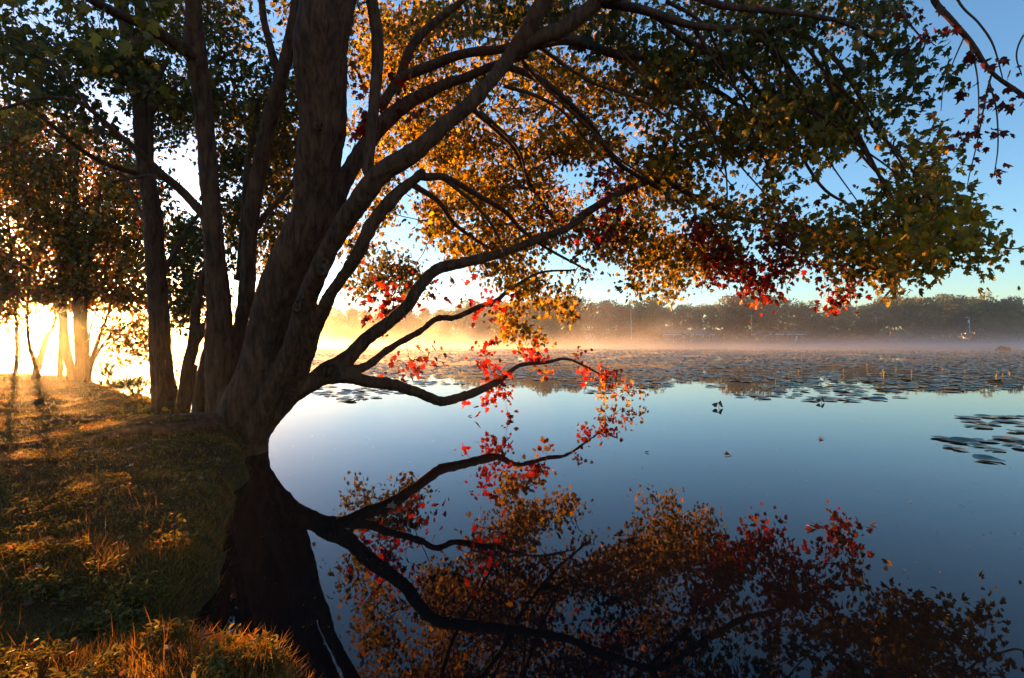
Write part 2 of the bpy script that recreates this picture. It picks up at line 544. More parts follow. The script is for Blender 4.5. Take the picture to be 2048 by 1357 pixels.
def spray_leaves(groups, seed=0, per=None, lit_var=0.0):
    """positions, axes, normals, sizes, colours of all leaves of the sprays"""
    r2 = np.random.default_rng(seed + 500)
    PO, AX, NO, SI, CO = [], [], [], [], []
    for g in groups:
        c = g['c']; n = len(c); k = g.get('per', PER) if per is None else per
        # sprays are flattish fans with random lean
        fan = norm(r2.normal(size=(n, 3)) * (1, 1, 0.5))
        lp = r2.normal(size=(n, k, 3)) * g['spread'] * np.array((1, 1, 0.75))
        f = fan[:, None, :]
        lp = lp - 0.55 * f * np.sum(lp * f, 2, keepdims=True)
        pos = (c[:, None, :] + lp).reshape(-1, 3)
        m_ = n * k
        sa = np.repeat(norm(r2.normal(size=(n, 3)) * (1, 1, .4)), k, 0); sn = np.repeat(norm(r2.normal(size=(n, 3)) + (0, 0, .5)), k, 0)
        ax = norm(0.42 * sa + r2.normal(size=(m_, 3)) * 0.42 + np.array((0, 0, -0.8)))
        nr = norm(0.8 * sn + 0.75 * norm(r2.normal(size=(m_, 3))))
        sz = g['size'] * r2.uniform(0.5, 1.3, m_)
        col = pick_cols(m_, g['mix'], r2) * np.repeat(r2.uniform(0.8, 1.2, (n, 1)), k, 0)
        PO.append(pos); AX.append(ax); NO.append(nr); SI.append(sz); CO.append(col)
    return [np.concatenate(a) for a in (PO, AX, NO, SI, CO)]

def add_leaves(name, groups, parent, seed=0, mat=None, T=LEAF_T, FF=LEAF_F, label=None):
    PO, AX, NO, SI, CO = spray_leaves(groups, seed)
    ok = PO[:, 2] > 0.06
    me = leaves_mesh(name, PO[ok], AX[ok], NO[ok], SI[ok], CO[ok], mat or M['leaf'], T, FF)
    o = link(name, me, parent)
    if label: o['label'] = label
    return o

def grow(skel, skel_r, targets, step=0.22, seed=0, droop=0.25, r_tip=0.0022):
    """fine branches from the limbs to every spray; returns vertex/face arrays for ONE mesh"""
    r2 = np.random.default_rng(seed + 900)
    pos = [np.array(p) for p in skel]; par = [-1] * len(pos); base = list(skel_r)
    P_ = np.zeros((len(pos) + len(targets) * 30, 3)); P_[:len(pos)] = pos; n = len(pos)
    par = np.full(len(P_), -1)
    d0 = np.array([np.min(np.linalg.norm(P_[:n] - t, axis=1)) for t in targets])
    for ti in np.argsort(d0):
        t = targets[ti]
        D = np.linalg.norm(P_[:n] - t, axis=1)
        # prefer joints that lie inward of the spray and above it
        D = D + 0.35 * np.maximum(0, t[2] - P_[:n, 2])
        j = int(np.argmin(D))
        a = P_[j].copy(); dist = np.linalg.norm(t - a)
        k = min(28, max(1, int(dist / step)))
        side = r2.normal(size=3) * 0.10 * dist
        prev = j
        for s in range(1, k + 1):
            u = s / k
            q = a + (t - a) * u + side * math.sin(math.pi * u) + np.array((0, 0, droop * dist * math.sin(math.pi * u) * 0.5))
            if s < k: q = q + r2.normal(size=3) * 0.018
            P_[n] = q; par[n] = prev; prev = n; n += 1
    P_ = P_[:n]; par = par[:n]
    cnt = np.zeros(n)
    child = np.zeros(n, bool); child[par[par >= 0]] = True
    cnt[~child] = 1
    for i in range(n - 1, len(skel) - 1, -1):
        if cnt[i] == 0: cnt[i] = 1
        if par[i] >= 0: cnt[par[i]] += cnt[i]
    rad = r_tip * np.maximum(cnt, 1) ** 0.42
    e = np.arange(len(skel), n)
    A = P_[par[e]]; B = P_[e]
    rb = rad[e]
    ra = np.where(par[e] >= len(skel), rad[np.maximum(par[e], 0)], rb * 1.15)
    ra = np.minimum(ra, rb * 1.5)
    d = norm(B - A)
    u = norm(np.cross(d, np.where(np.abs(d[:, 2:3]) > 0.8, np.array([[1., 0, 0]]), np.array([[0, 0, 1.]]))))
    v = np.cross(d, u)
    S = 4
    V = []
    for base_p, rr in ((A - d * 0.006, ra), (B + d * 0.006, rb)):
        for q in range(S):
            an = q / S * 2 * math.pi
            V.append(base_p + rr[:, None] * (math.cos(an) * u + math.sin(an) * v))
    V = np.stack(V, 1).reshape(-1, 3)
    fs = np.array([(q, (q + 1) % S, S + (q + 1) % S, S + q) for q in range(S)])
    idx = (np.arange(len(e))[:, None, None] * 2 * S + fs[None]).reshape(-1)
    return V, idx, np.full(len(e) * S, 4)

def limb_pts(spec):
    """(px, py, distance, width in px) rows -> points and radii"""
    pts = np.array([P(a, b2, d) for a, b2, d, w_ in spec])
    rad = np.array([w_ / F * d / 2 for a, b2, d, w_ in spec])
    return pts, rad

LUMP = bpy.data.textures.new('bark_lumps', 'CLOUDS'); LUMP.noise_scale = 0.11; LUMP.noise_depth = 4

class Tree:
    def __init__(self, name, base, label, cat='tree', group=None):
        self.root = empty(name, base, label, cat, group)
        self.base = np.array(base)
        self.sk, self.skr, self.ends = [], [], []
    def _shift(self, pts): return np.asarray(pts) - self.base
    def trunk(self, specs, voxel=0.022, smooth=6, sides=16, wob=0.03, mat='bark', name='trunk'):
        mb = MB()
        for i, s in enumerate(specs):
            p_, r_ = limb_pts(s)
            pts, rad = mb.tube(self._shift(p_), r_, sides, wob * 0.7, 6, i)
            self.sk.extend(list(pts + self.base)); self.skr.extend(list(rad))
        o = mb.build(name, M[mat], self.root, True)
        md = o.modifiers.new('blend', 'REMESH'); md.mode = 'VOXEL'; md.voxel_size = voxel; md.use_smooth_shade = True
        ms = o.modifiers.new('soften', 'SMOOTH'); ms.factor = 0.5; ms.iterations = smooth
        dm = o.modifiers.new('bark_relief', 'DISPLACE'); dm.texture = LUMP; dm.strength = 0.035; dm.mid_level = 0.5; dm.texture_coords = 'LOCAL'
        return o
    def limb(self, spec, name='limb', sides=8, mat='bark', wob=0.04, sub=6, seed=0, label=None):
        mb = MB()
        p_, r_ = limb_pts(spec)
        pts, rad = mb.tube(self._shift(p_), r_, sides, wob, sub, seed + int(spec[0][0]))
        self.ends.append(pts[-1] + self.base)
        self.sk.extend(list(pts + self.base)); self.skr.extend(list(rad))
        o = mb.build(name, M[mat], self.root, True)
        if label: o['label'] = label
        return o
    def shift_mesh(self, V): return V - self.base
    def foliage(self, name, groups, seed=0, twigs=True, T=LEAF_T, FF=LEAF_F, label=None, mat=None, r_tip=0.0028):
        gs = [dict(g, c=g['c'] - self.base) for g in groups]
        PO, AX, NO, SI, CO = spray_leaves(gs, seed)
        ok = PO[:, 2] + self.base[2] > 0.06
        me = leaves_mesh(name, PO[ok], AX[ok], NO[ok], SI[ok], CO[ok], mat or M['leaf'], T, FF)
        o = link(name, me, self.root)
        if label: o['label'] = label
        if twigs:
            tg = np.concatenate([g['c'] for g in groups])
            V, idx, sz = grow(np.array(self.sk)[::2], np.array(self.skr)[::2], tg, seed=seed, r_tip=r_tip)
            link('twig_sprays', mesh_np('twig_sprays', V - self.base, idx, sz, M['twig'], True), self.root)
        return o

# ------------------------------------------------------------------ the big maple
T1 = Tree('maple_tree', (-3.05, 5.75, 0.0), 'big many-stemmed maple leaning over the lake with gold and red leaves', 'tree')
C_ = [(462, 960, 5.75, 130), (467, 905, 5.75, 112), (487, 830, 5.75, 106), (518, 748, 5.72, 88), (557, 611, 5.65, 84), (603, 474, 5.55, 85), (622, 410, 5.5, 88), (632, 300, 5.4, 94), (640, 239, 5.35, 98), (650, 100, 5.25, 112), (660, 0, 5.2, 116), (668, -110, 5.1, 110), (672, -300, 4.9, 90)]
A_ = [(452, 940, 5.85, 110), (447, 880, 5.85, 80), (441, 748, 5.85, 66), (441, 611, 5.8, 48), (428, 474, 5.75, 41), (423, 410, 5.7, 38), (405, 239, 5.6, 38), (388, 102, 5.45, 42), (385, 0, 5.3, 32), (390, -140, 5.2, 26)]
B_ = [(462, 900, 5.95, 80), (468, 748, 6.05, 58), (490, 611, 6.1, 37), (498, 474, 6.15, 33), (507, 410, 6.15, 33), (541, 239, 6.1, 33), (574, 102, 6.0, 29), (592, 0, 5.9, 26), (610, -120, 5.8, 22)]
A2_ = [(398, 852, 6.15, 30), (410, 740, 6.2, 22), (424, 650, 6.2, 20), (432, 560, 6.1, 18)]
D_ = [(485, 900, 5.7, 60), (537, 790, 5.6, 50), (580, 700, 5.5, 46), (612, 611, 5.35, 46), (645, 530, 5.15, 50), (675, 474, 5.05, 52), (705, 415, 4.95, 54), (754, 350, 4.9, 56), (805, 317, 4.9, 52), (856, 285, 4.92, 46), (905, 240, 5.0, 40), (942, 205, 5.05, 38), (980, 160, 5.15, 36), (1010, 120, 5.3, 38), (1041, 80, 5.25, 42), (1072, 34, 5.2, 46), (1100, -20, 5.15, 42), (1140, -120, 5.0, 36), (1200, -300, 4.8, 26)]
F_ = [(492, 915, 5.72, 46), (524, 862, 5.75, 46), (562, 815, 5.78, 42), (592, 786, 5.8, 40), (622, 760, 5.85, 42), (655, 744, 5.9, 46), (690, 722, 5.95, 38), (725, 690, 6.0, 33), (771, 652, 6.05, 31), (812, 611, 6.1, 30), (836, 577, 6.15, 29), (873, 538, 6.2, 27), (942, 525, 6.3, 24), (1010, 505, 6.5, 22), (1078, 478, 6.8, 20), (1130, 457, 7.0, 18), (1181, 420, 7.3, 16)]
D3_ = [(510, 880, 5.8, 44), (580, 787, 5.75, 34), (617, 713, 5.6, 31), (634, 652, 5.42, 29), (651, 604, 5.27, 29), (672, 570, 5.14, 30), (713, 508, 4.98, 34), (747, 450, 4.94, 34), (791, 393, 4.93, 30), (850, 340, 4.95, 20)]
D2_ = [(610, 560, 5.9, 48), (645, 460, 6.1, 54), (696, 345, 6.3, 46), (750, 262, 6.5, 42), (805, 214, 6.6, 38), (873, 176, 6.7, 30), (928, 156, 6.8, 26), (1003, 124, 6.9, 20), (1060, 108, 7.0, 16)]
F3_ = [(650, 752, 5.9, 36), (690, 752, 5.95, 32), (730, 765, 6.05, 28), (791, 771, 6.3, 25), (832, 785, 6.55, 23), (873, 799, 6.8, 21), (897, 801, 6.95, 21), (942, 789, 7.4, 19), (993, 765, 8.2, 15), (1020, 744, 8.5, 11), (1044, 731, 8.8, 9), (1096, 724, 9.4, 8), (1133, 718, 9.8, 6), (1174, 734, 10.2, 5), (1205, 752, 10.4, 3.5)]
F2_ = [(655, 748, 5.9, 32), (696, 741, 6.0, 22), (737, 731, 6.2, 19), (781, 696, 6.5, 17), (839, 664, 6.8, 15), (873, 638, 7.0, 15), (914, 634, 7.3, 13), (959, 614, 7.6, 12), (996, 600, 7.9, 10), (1024, 578, 8.2, 8), (1080, 545, 8.8, 6), (1150, 540, 9.4, 4)]
# slanting limbs: the widths above were read straight across, so slim them to their true girth
def slim(rows, k, y_from):
    return [(a, b2, d, w_ * (k if b2 < y_from else (1 + k) / 2)) for a, b2, d, w_ in rows]
D_ = slim(D_, 0.76, 560); D2_ = slim(D2_, 0.76, 600); D3_ = slim(D3_, 0.78, 580); F_ = slim(F_, 0.86, 760); F3_ = slim(F3_, 0.92, 2000); F2_ = slim(F2_, 0.88, 2000)
A_ = slim(A_, 0.94, 800); B_ = slim(B_, 0.9, 800); C_ = slim(C_, 0.94, 800)
tr = T1.trunk([C_, A_, B_, A2_, D_, F_, D3_, D2_, F3_[:9], F2_[:8]], voxel=0.02, smooth=5)
def L1(spec, **k): return T1.limb(spec, **k)
L1(F3_[7:], sides=7)
L1(F2_[6:], sides=7)
L1([(1160, 436, 7.2, 17), (1181, 420, 7.3, 16), (1232, 387, 7.6, 15), (1300, 362, 7.8, 14), (1347, 372, 7.9, 12), (1410, 405, 8.1, 11), (1475, 437, 8.3, 10), (1550, 447, 8.5, 8), (1592, 469, 8.6, 7), (1647, 487, 8.7, 5), (1720, 492, 8.7, 3)])
L1([(742, 356, 4.92, 26), (741, 320, 4.95, 24), (747, 205, 5.1, 23), (754, 85, 5.3, 24), (739, 0, 5.2, 24), (725, -100, 5.1, 20)])
L1([(790, 185, 6.6, 20), (800, 150, 6.6, 18), (822, 96, 6.6, 18), (873, 44, 6.6, 15), (925, 0, 6.6, 12), (990, -60, 6.5, 9)])
L1([(760, 215, 6.55, 22), (805, 155, 6.6, 20), (873, 126, 6.6, 20), (942, 104, 6.6, 19), (1010, 94, 6.5, 17), (1080, 70, 6.4, 14), (1180, 20, 6.2, 10)])
L1([(1020, 108, 5.3, 30), (1062, 82, 5.3, 30), (1100, 66, 5.35, 30), (1147, 40, 5.4, 30), (1195, 0, 5.4, 28), (1260, -60, 5.4, 22)])
L1([(1030, 110, 5.4, 22), (1070, 92, 5.6, 22), (1120, 80, 5.9, 20), (1164, 85, 6.2, 19), (1230, 102, 6.6, 18), (1300, 112, 6.9, 16), (1373, 148, 7.1, 14), (1430, 182, 7.2, 12), (1483, 218, 7.2, 10), (1545, 270, 7.2, 8), (1600, 312, 7.2, 5)])
L1([(1010, 130, 5.5, 16), (1060, 150, 5.9, 14), (1120, 190, 6.4, 13), (1180, 250, 6.9, 12), (1230, 320, 7.4, 10), (1300, 365, 7.9, 8), (1380, 420, 8.3, 5)])
L1([(838, 352, 4.95, 16), (862, 352, 5.2, 15), (890, 359, 5.6, 14), (942, 383, 6.4, 12), (1010, 424, 7.4, 10), (1044, 458, 8.0, 8), (1100, 500, 9.0, 6), (1180, 545, 10.0, 4)])
L1([(822, 368, 4.95, 14), (862, 392, 5.7, 12), (884, 414, 6.6, 11), (907, 446, 7.2, 9), (935, 470, 8.0, 7), (985, 500, 9.5, 5)])
L1([(940, 212, 5.05, 12), (990, 260, 6.0, 11), (1030, 300, 7.2, 10), (1060, 370, 8.4, 8), (1110, 440, 9.5, 5)])
L1([(1190, 0, 5.4, 20), (1290, 20, 5.6, 16), (1390, 52, 5.9, 14), (1480, 60, 6.2, 12), (1580, 62, 6.4, 11), (1640, 88, 6.5, 9), (1700, 150, 6.6, 8), (1745, 250, 6.7, 6), (1790, 300, 6.8, 5), (1860, 380, 6.7, 3)])
L1([(1640, 88, 6.5, 8), (1660, 150, 6.4, 8), (1690, 220, 6.3, 8), (1735, 300, 6.2, 7), (1780, 390, 6.2, 6), (1800, 430, 6.2, 4)])
L1([(1500, 62, 6.2, 9), (1560, 110, 6.4, 8), (1640, 215, 6.6, 7), (1700, 280, 6.7, 6), (1760, 350, 6.7, 5), (1830, 420, 6.6, 3)])
L1([(1300, 20, 5.6, 12), (1380, 80, 6.4, 10), (1470, 130, 6.9, 9), (1560, 240, 7.4, 7), (1640, 370, 7.8, 6), (1700, 410, 8.0, 4)])
L1([(1195, 0, 5.4, 20), (1330, -20, 5.2, 16), (1450, 10, 5.1, 13), (1560, 20, 5.2, 11), (1680, 40, 5.3, 8), (1770, 90, 5.4, 5)])
# leftward limbs
L1([(420, 445, 5.75, 24), (403, 427, 5.7, 18), (359, 379, 5.6, 16), (318, 345, 5.4, 15), (273, 301, 5.2, 13), (222, 256, 5.0, 11), (171, 212, 4.8, 9), (130, 197, 4.7, 8), (85, 195, 4.6, 7), (34, 208, 4.5, 6), (-30, 228, 4.4, 4)])
L1([(175, 214, 4.8, 8), (137, 161, 4.8, 7), (103, 126, 4.8, 6), (40, 100, 4.7, 4)])
L1([(340, 362, 5.5, 10), (300, 352, 5.6, 8), (273, 355, 5.7, 6), (215, 366, 5.9, 4)])
L1([(392, 110, 5.45, 34), (362, 92, 5.3, 27), (300, 55, 5.0, 24), (240, 33, 4.7, 20), (185, 0, 4.4, 17), (90, -60, 4.0, 12)])
L1([(560, 145, 6.05, 22), (545, 110, 6.0, 16), (530, 50, 5.95, 14), (522, -20, 5.9, 12)])
L1([(478, 560, 6.2, 14), (486, 430, 6.4, 14), (495, 330, 6.6, 12), (515, 230, 6.8, 8)])
L1([(500, 470, 6.2, 14), (540, 420, 6.4, 12), (575, 380, 6.6, 10), (600, 340, 6.9, 7)])
N_ENDS = len(T1.ends)
# the high limb whose drooping end, thin and red, hangs in at the upper right
T1.limb([(1140, -120, 5.0, 30), (1400, -260, 4.6, 24), (1700, -220, 4.3, 18), (1850, -60, 4.2, 13), (1875, 0, 4.2, 12), (1905, 40, 4.2, 11), (1945, 85, 4.2, 10), (1985, 145, 4.2, 8), (2048, 190, 4.2, 9), (2120, 240, 4.2, 5)], label='long thin drooping limb with sparse dark red leaves')
for s in ([(1890, -60, 4.2, 5), (1925, 8, 4.2, 4.5), (1958, 42, 4.2, 4), (1982, 75, 4.2, 4), (1996, 110, 4.2, 3), (2008, 155, 4.2, 2)],
          [(1985, 150, 4.2, 4), (1975, 190, 4.2, 3.5), (1965, 240, 4.2, 3), (1955, 290, 4.2, 2.5), (1940, 350, 4.2, 2), (1935, 380, 4.2, 1.5)],
          [(1940, 80, 4.2, 4), (1955, 140, 4.2, 3), (1960, 200, 4.2, 2.5), (1958, 280, 4.2, 2)],
          [(1980, 160, 4.2, 3.5), (1995, 220, 4.2, 3), (1998, 290, 4.2, 2.5), (1990, 350, 4.2, 2)],
          [(2090, 20, 4.2, 5), (2050, 70, 4.2, 4), (2036, 110, 4.2, 3), (2046, 150, 4.2, 2)],
          [(1930, 75, 4.2, 3), (1910, 120, 4.2, 2.5), (1890, 170, 4.2, 2), (1884, 222, 4.2, 1.5)],
          [(1780, -20, 5.0, 5), (1810, 30, 5.0, 4), (1850, 80, 5.0, 3)],
          [(1930, 455, 6.0, 4), (1965, 480, 6.0, 4), (1990, 490, 6.0, 3.5), (2030, 498, 6.0, 3), (2060, 488, 6.0, 2)]):
    T1.limb(s, name='twig', sides=5, mat='twig', wob=0.02)

# long drooping branches seen in front of the right half of the crown
for i, row in enumerate((
        [(1333, 0), (1410, 51), (1472, 175), (1526, 263), (1578, 303)], [(1391, 58), (1453, 157), (1519, 219), (1585, 278)],
        [(1610, 88), (1650, 139), (1687, 234), (1720, 292), (1756, 347), (1775, 394), (1811, 424)], [(1665, 106), (1713, 183), (1768, 256)],
        [(1658, 153), (1731, 226), (1778, 285), (1819, 351), (1848, 387)], [(1629, 219), (1665, 248), (1720, 292), (1786, 340), (1840, 400)],
        [(1526, 58), (1559, 120), (1563, 219)], [(1574, 139), (1610, 197), (1647, 270), (1658, 318), (1720, 409)],
        [(959, 222), (1010, 267), (1041, 308), (1055, 362), (1065, 393)], [(1044, 120), (1096, 178), (1181, 260), (1232, 314), (1300, 359), (1340, 400)],
        [(1007, 171), (1078, 195), (1133, 232), (1181, 290), (1215, 328), (1260, 400)], [(1080, 95), (1180, 160), (1290, 205), (1400, 290), (1470, 380)],
        [(1240, 100), (1330, 190), (1400, 240), (1480, 330), (1540, 400)], [(1373, 146), (1420, 250), (1450, 330), (1455, 420)],
        [(1483, 215), (1530, 320), (1560, 400), (1620, 470)], [(890, 359), (960, 420), (1000, 480), (1015, 560)])):
    k_ = len(row)
    d0 = 5.3 if row[0][0] > 1550 else (6.0 if row[0][0] > 1100 else 5.6)
    T1.limb([(a_, b_, d0 + 0.13 * j, (9 if row[0][0] < 1500 else 7.5) * (1 - 0.72 * j / (k_ - 1))) for j, (a_, b_) in enumerate(row)], sides=6, wob=0.05, seed=i)

END = [e for i, e in enumerate(T1.ends) if 0.8 < e[2] < 7 and (i < N_ENDS or i >= N_ENDS + 9) and i != 0]
gR = []
mixR1 = {'olive': 3, 'gold': 4, 'green': 3}
gR.append(sprays([(1520, 200), (1700, 180), (1760, 240), (1800, 230), (1850, 270), (1890, 330), (1950, 430), (1975, 520), (1905, 500), (1860, 540), (1790, 565), (1700, 540), (1590, 470), (1540, 330)], (5.4, 7.4), 1.6, 0.092, mixR1, 0.40, 1))
gR.append(sprays([(1870, 330), (1950, 410), (1975, 520), (1900, 505), (1840, 545), (1760, 570), (1740, 480), (1800, 400)], (4.6, 5.7), 1.1, 0.09, {'gold': 5, 'olive': 2}, 0.0, 2, spread=0.13))
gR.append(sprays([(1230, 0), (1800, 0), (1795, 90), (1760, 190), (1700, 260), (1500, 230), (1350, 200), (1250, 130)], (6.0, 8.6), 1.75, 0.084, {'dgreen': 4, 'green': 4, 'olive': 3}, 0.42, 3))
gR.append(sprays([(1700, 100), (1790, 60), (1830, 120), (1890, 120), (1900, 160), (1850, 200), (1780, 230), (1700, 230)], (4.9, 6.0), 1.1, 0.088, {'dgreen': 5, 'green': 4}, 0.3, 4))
gR.append(sprays([(1250, 130), (1500, 220), (1560, 330), (1590, 470), (1500, 450), (1400, 420), (1330, 360), (1250, 280)], (6.6, 9.5), 1.6, 0.105, {'olive': 4, 'gold': 3, 'green': 3}, 0.42, 5))
gC = []
gC.append(sprays([(830, 400), (900, 350), (1000, 320), (1200, 270), (1330, 340), (1450, 420), (1470, 480), (1400, 560), (1340, 590), (1240, 570), (1190, 520), (1150, 600), (1100, 590), (1030, 560), (960, 540), (930, 480), (850, 470)], (8.8, 12.8), 1.9, 0.092, {'gold': 5, 'olive': 5, 'green': 3}, 0.41, 6))
gC.append(sprays([(1010, 560), (1180, 560), (1150, 610), (1120, 640), (1090, 620), (1040, 600)], (9.0, 10.5), 1.6, 0.105, {'gold': 5, 'olive': 3}, 0.0, 7))
gC.append(sprays([(985, 600), (1040, 600), (1075, 680), (1062, 702), (1035, 690), (1005, 655)], (9.4, 10.0), 1.7, 0.10, {'gold': 5, 'olive': 3}, 0.0, 8, spread=0.18))
gC.append(sprays([(720, 20), (960, 0), (1230, 0), (1260, 150), (1350, 330), (1200, 280), (1000, 320), (900, 340), (760, 300), (720, 200)], (7.5, 13), 1.7, 0.095, {'gold': 5, 'olive': 4, 'green': 3}, 0.42, 9))
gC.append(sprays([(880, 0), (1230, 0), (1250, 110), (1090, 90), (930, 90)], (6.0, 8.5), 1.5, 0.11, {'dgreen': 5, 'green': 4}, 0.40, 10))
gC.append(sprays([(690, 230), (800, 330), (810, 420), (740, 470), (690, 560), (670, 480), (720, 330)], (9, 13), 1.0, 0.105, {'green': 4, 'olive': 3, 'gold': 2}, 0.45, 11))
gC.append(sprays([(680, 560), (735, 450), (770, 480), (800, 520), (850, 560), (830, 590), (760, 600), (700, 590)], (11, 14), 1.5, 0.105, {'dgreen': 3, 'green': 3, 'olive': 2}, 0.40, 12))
gC.append(sprays([(850, 440), (930, 470), (990, 540), (1000, 560), (930, 560), (880, 500)], (8, 10), 1.2, 0.105, {'green': 3, 'olive': 3, 'gold': 2}, 0.35, 13))
gL = []
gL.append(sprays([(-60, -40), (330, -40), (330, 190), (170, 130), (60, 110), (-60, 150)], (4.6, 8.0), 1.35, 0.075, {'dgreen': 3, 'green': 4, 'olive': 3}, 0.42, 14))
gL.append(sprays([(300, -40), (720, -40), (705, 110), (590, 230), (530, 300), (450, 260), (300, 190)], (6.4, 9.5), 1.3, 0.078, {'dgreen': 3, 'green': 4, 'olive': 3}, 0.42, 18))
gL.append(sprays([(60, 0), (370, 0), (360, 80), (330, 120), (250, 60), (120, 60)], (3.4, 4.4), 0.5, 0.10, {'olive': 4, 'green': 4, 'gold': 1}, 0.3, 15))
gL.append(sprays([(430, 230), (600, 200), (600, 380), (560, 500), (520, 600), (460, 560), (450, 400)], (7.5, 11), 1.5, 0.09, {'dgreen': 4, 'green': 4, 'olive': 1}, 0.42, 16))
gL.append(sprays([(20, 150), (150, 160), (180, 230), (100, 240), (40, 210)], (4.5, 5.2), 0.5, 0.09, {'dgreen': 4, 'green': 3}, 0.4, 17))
gC.append(dict(c=np.array(END), size=0.085, mix={'olive': 4, 'gold': 3, 'green': 3}, spread=0.15))
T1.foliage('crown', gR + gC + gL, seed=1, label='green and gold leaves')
gD = []
rd = {'dred': 4, 'red': 3, 'olive': 1}
gD.append(sprays([(1380, 440), (1560, 420), (1680, 470), (1735, 510), (1720, 560), (1700, 612), (1650, 600), (1610, 600), (1520, 590), (1470, 570), (1420, 530)], (8.3, 9.4), 1.5, 0.105, {'dred': 5, 'red': 3, 'orange': 2, 'olive': 1}, 0.36, 20))
gD.append(sprays([(1090, 370), (1170, 330), (1260, 360), (1310, 420), (1270, 450), (1180, 470), (1080, 460)], (7.3, 8.6), 0.6, 0.10, {'dred': 5, 'red': 3}, 0.40, 21))
gD.append(sprays([(740, 580), (860, 545), (1000, 545), (1030, 600), (930, 630), (850, 640), (730, 640)], (6.6, 8.0), 0.45, 0.095, {'red': 4, 'dred': 4}, 0.38, 22))
gD.append(sprays([(690, 170), (860, 150), (870, 210), (780, 225), (700, 210)], (5.4, 6.2), 0.5, 0.095, {'red': 3, 'dred': 5, 'orange': 1}, 0.25, 23))
gD.append(sprays([(720, 232), (738, 232), (738, 256), (720, 256)], (5.2, 5.3), 0.7, 0.10, {'red': 1}, 0, 24, spread=0.05))
gD.append(sprays([(775, 700), (860, 680), (865, 715), (800, 730)], (6.6, 7.2), 0.35, 0.09, {'dred': 4, 'red': 2}, 0.0, 25, spread=0.2))
T1.foliage('red_leaves', gD, seed=2, label='dark red leaf sprays')
gE = []
for (x, y, d, n, sp, mx) in ((975, 725, 8.2, 2, .13, {'red': 6}), (990, 760, 8.2, 2, .14, {'red': 6, 'orange': 1}), (968, 700, 8.2, 1, .12, {'red': 1}), (988, 680, 8.2, 1, .07, {'red': 1}),
                              (1062, 705, 9.0, 2, .13, {'red': 6}), (1080, 716, 9.0, 1, .1, {'red': 6}), (978, 795, 8.0, 2, .12, {'red': 5, 'orange': 2}), (930, 806, 7.6, 1, .07, {'red': 1}),
                              (1005, 780, 8.2, 1, .13, {'dred': 3, 'red': 2}), (1088, 742, 9.4, 1, .10, {'orange': 4, 'gold': 3}), (1160, 706, 9.9, 1, .12, {'olive': 2, 'dred': 3}),
                              (1170, 745, 10.2, 2, .16, {'orange': 5, 'red': 3}), (1205, 752, 10.4, 3, .19, {'orange': 5, 'red': 3}), (1222, 745, 10.4, 1, .12, {'red': 3, 'orange': 2}),
                              (1215, 778, 10.4, 2, .15, {'orange': 3, 'gold': 3}), (1262, 772, 10.4, 2, .16, {'olive': 3, 'orange': 3}), (1205, 797, 10.4, 1, .10, {'gold': 3, 'olive': 2}),
                              (1245, 796, 10.4, 1, .11, {'gold': 2, 'olive': 3}), (1275, 785, 10.4, 1, .1, {'olive': 3, 'dred': 2}), (1016, 828, 8.3, 1, .05, {'dred': 2, 'red': 2})):
    gE.append(dict(c=np.array([P(x, y, d)] * n), size=0.092, mix=mx, spread=sp, per=20 if sp > 0.09 else 9))
T1.foliage('bright_leaves', gE, seed=3, label='bright scarlet and orange leaves on the lowest limb')
gF = []
for (x, y, d, n, sp) in ((1830, 20, 5.0, 9, .10), (1850, 60, 5.0, 6, .08), (1835, 80, 5.0, 6, .07), (1870, 50, 4.2, 7, .08), (1885, 65, 4.2, 5, .06), (1945, 115, 4.2, 6, .09), (1965, 125, 4.2, 5, .07),
                         (1930, 185, 4.2, 6, .09), (1960, 200, 4.2, 8, .10), (1975, 225, 4.2, 7, .10), (1950, 250, 4.2, 6, .08), (1955, 275, 4.2, 6, .08), (1990, 270, 4.2, 6, .08), (2010, 185, 4.2, 5, .07),
                         (2000, 340, 4.2, 6, .05), (1960, 285, 4.2, 5, .08), (2030, 190, 4.2, 5, .07), (1930, 270, 4.2, 4, .06), (2046, 130, 4.2, 4, .06)):
    gF.append(dict(c=np.array([P(x, y, d)]), size=0.075, mix={'dred': 1}, spread=sp, per=n))
T1.foliage('hanging_leaves', gF, seed=4, label='sparse dark red leaves of the drooping limb', twigs=False)
# knots and healed scars on the stems
for (x_, y_, d_, r_) in ((648, 536, 5.03, .075), (597, 612, 5.25, .06), (655, 742, 5.80, .06), (636, 250, 5.06, .05), (588, 792, 5.66, .045)):
    c_ = P(x_, y_, d_) - T1.base
    mb = MB(); an_ = np.linspace(0, 2 * math.pi, 11)
    mb.tube([(c_[0] + r_ * .6 * math.cos(t), c_[1] - .02 + .01 * math.sin(3 * t), c_[2] + r_ * math.sin(t)) for t in an_], [r_ * .35 * (1 + .3 * math.sin(2 * t + x_)) for t in an_], 7, .12, 2)
    mb.tube([(c_[0], c_[1] + .06, c_[2] - r_ * .5), (c_[0], c_[1] + .0, c_[2]), (c_[0], c_[1] + .06, c_[2] + r_ * .5)], [r_ * .3, r_ * .55, r_ * .3], 8, .1, 3)
    mb.build('knot', M['bark'], T1.root, True)
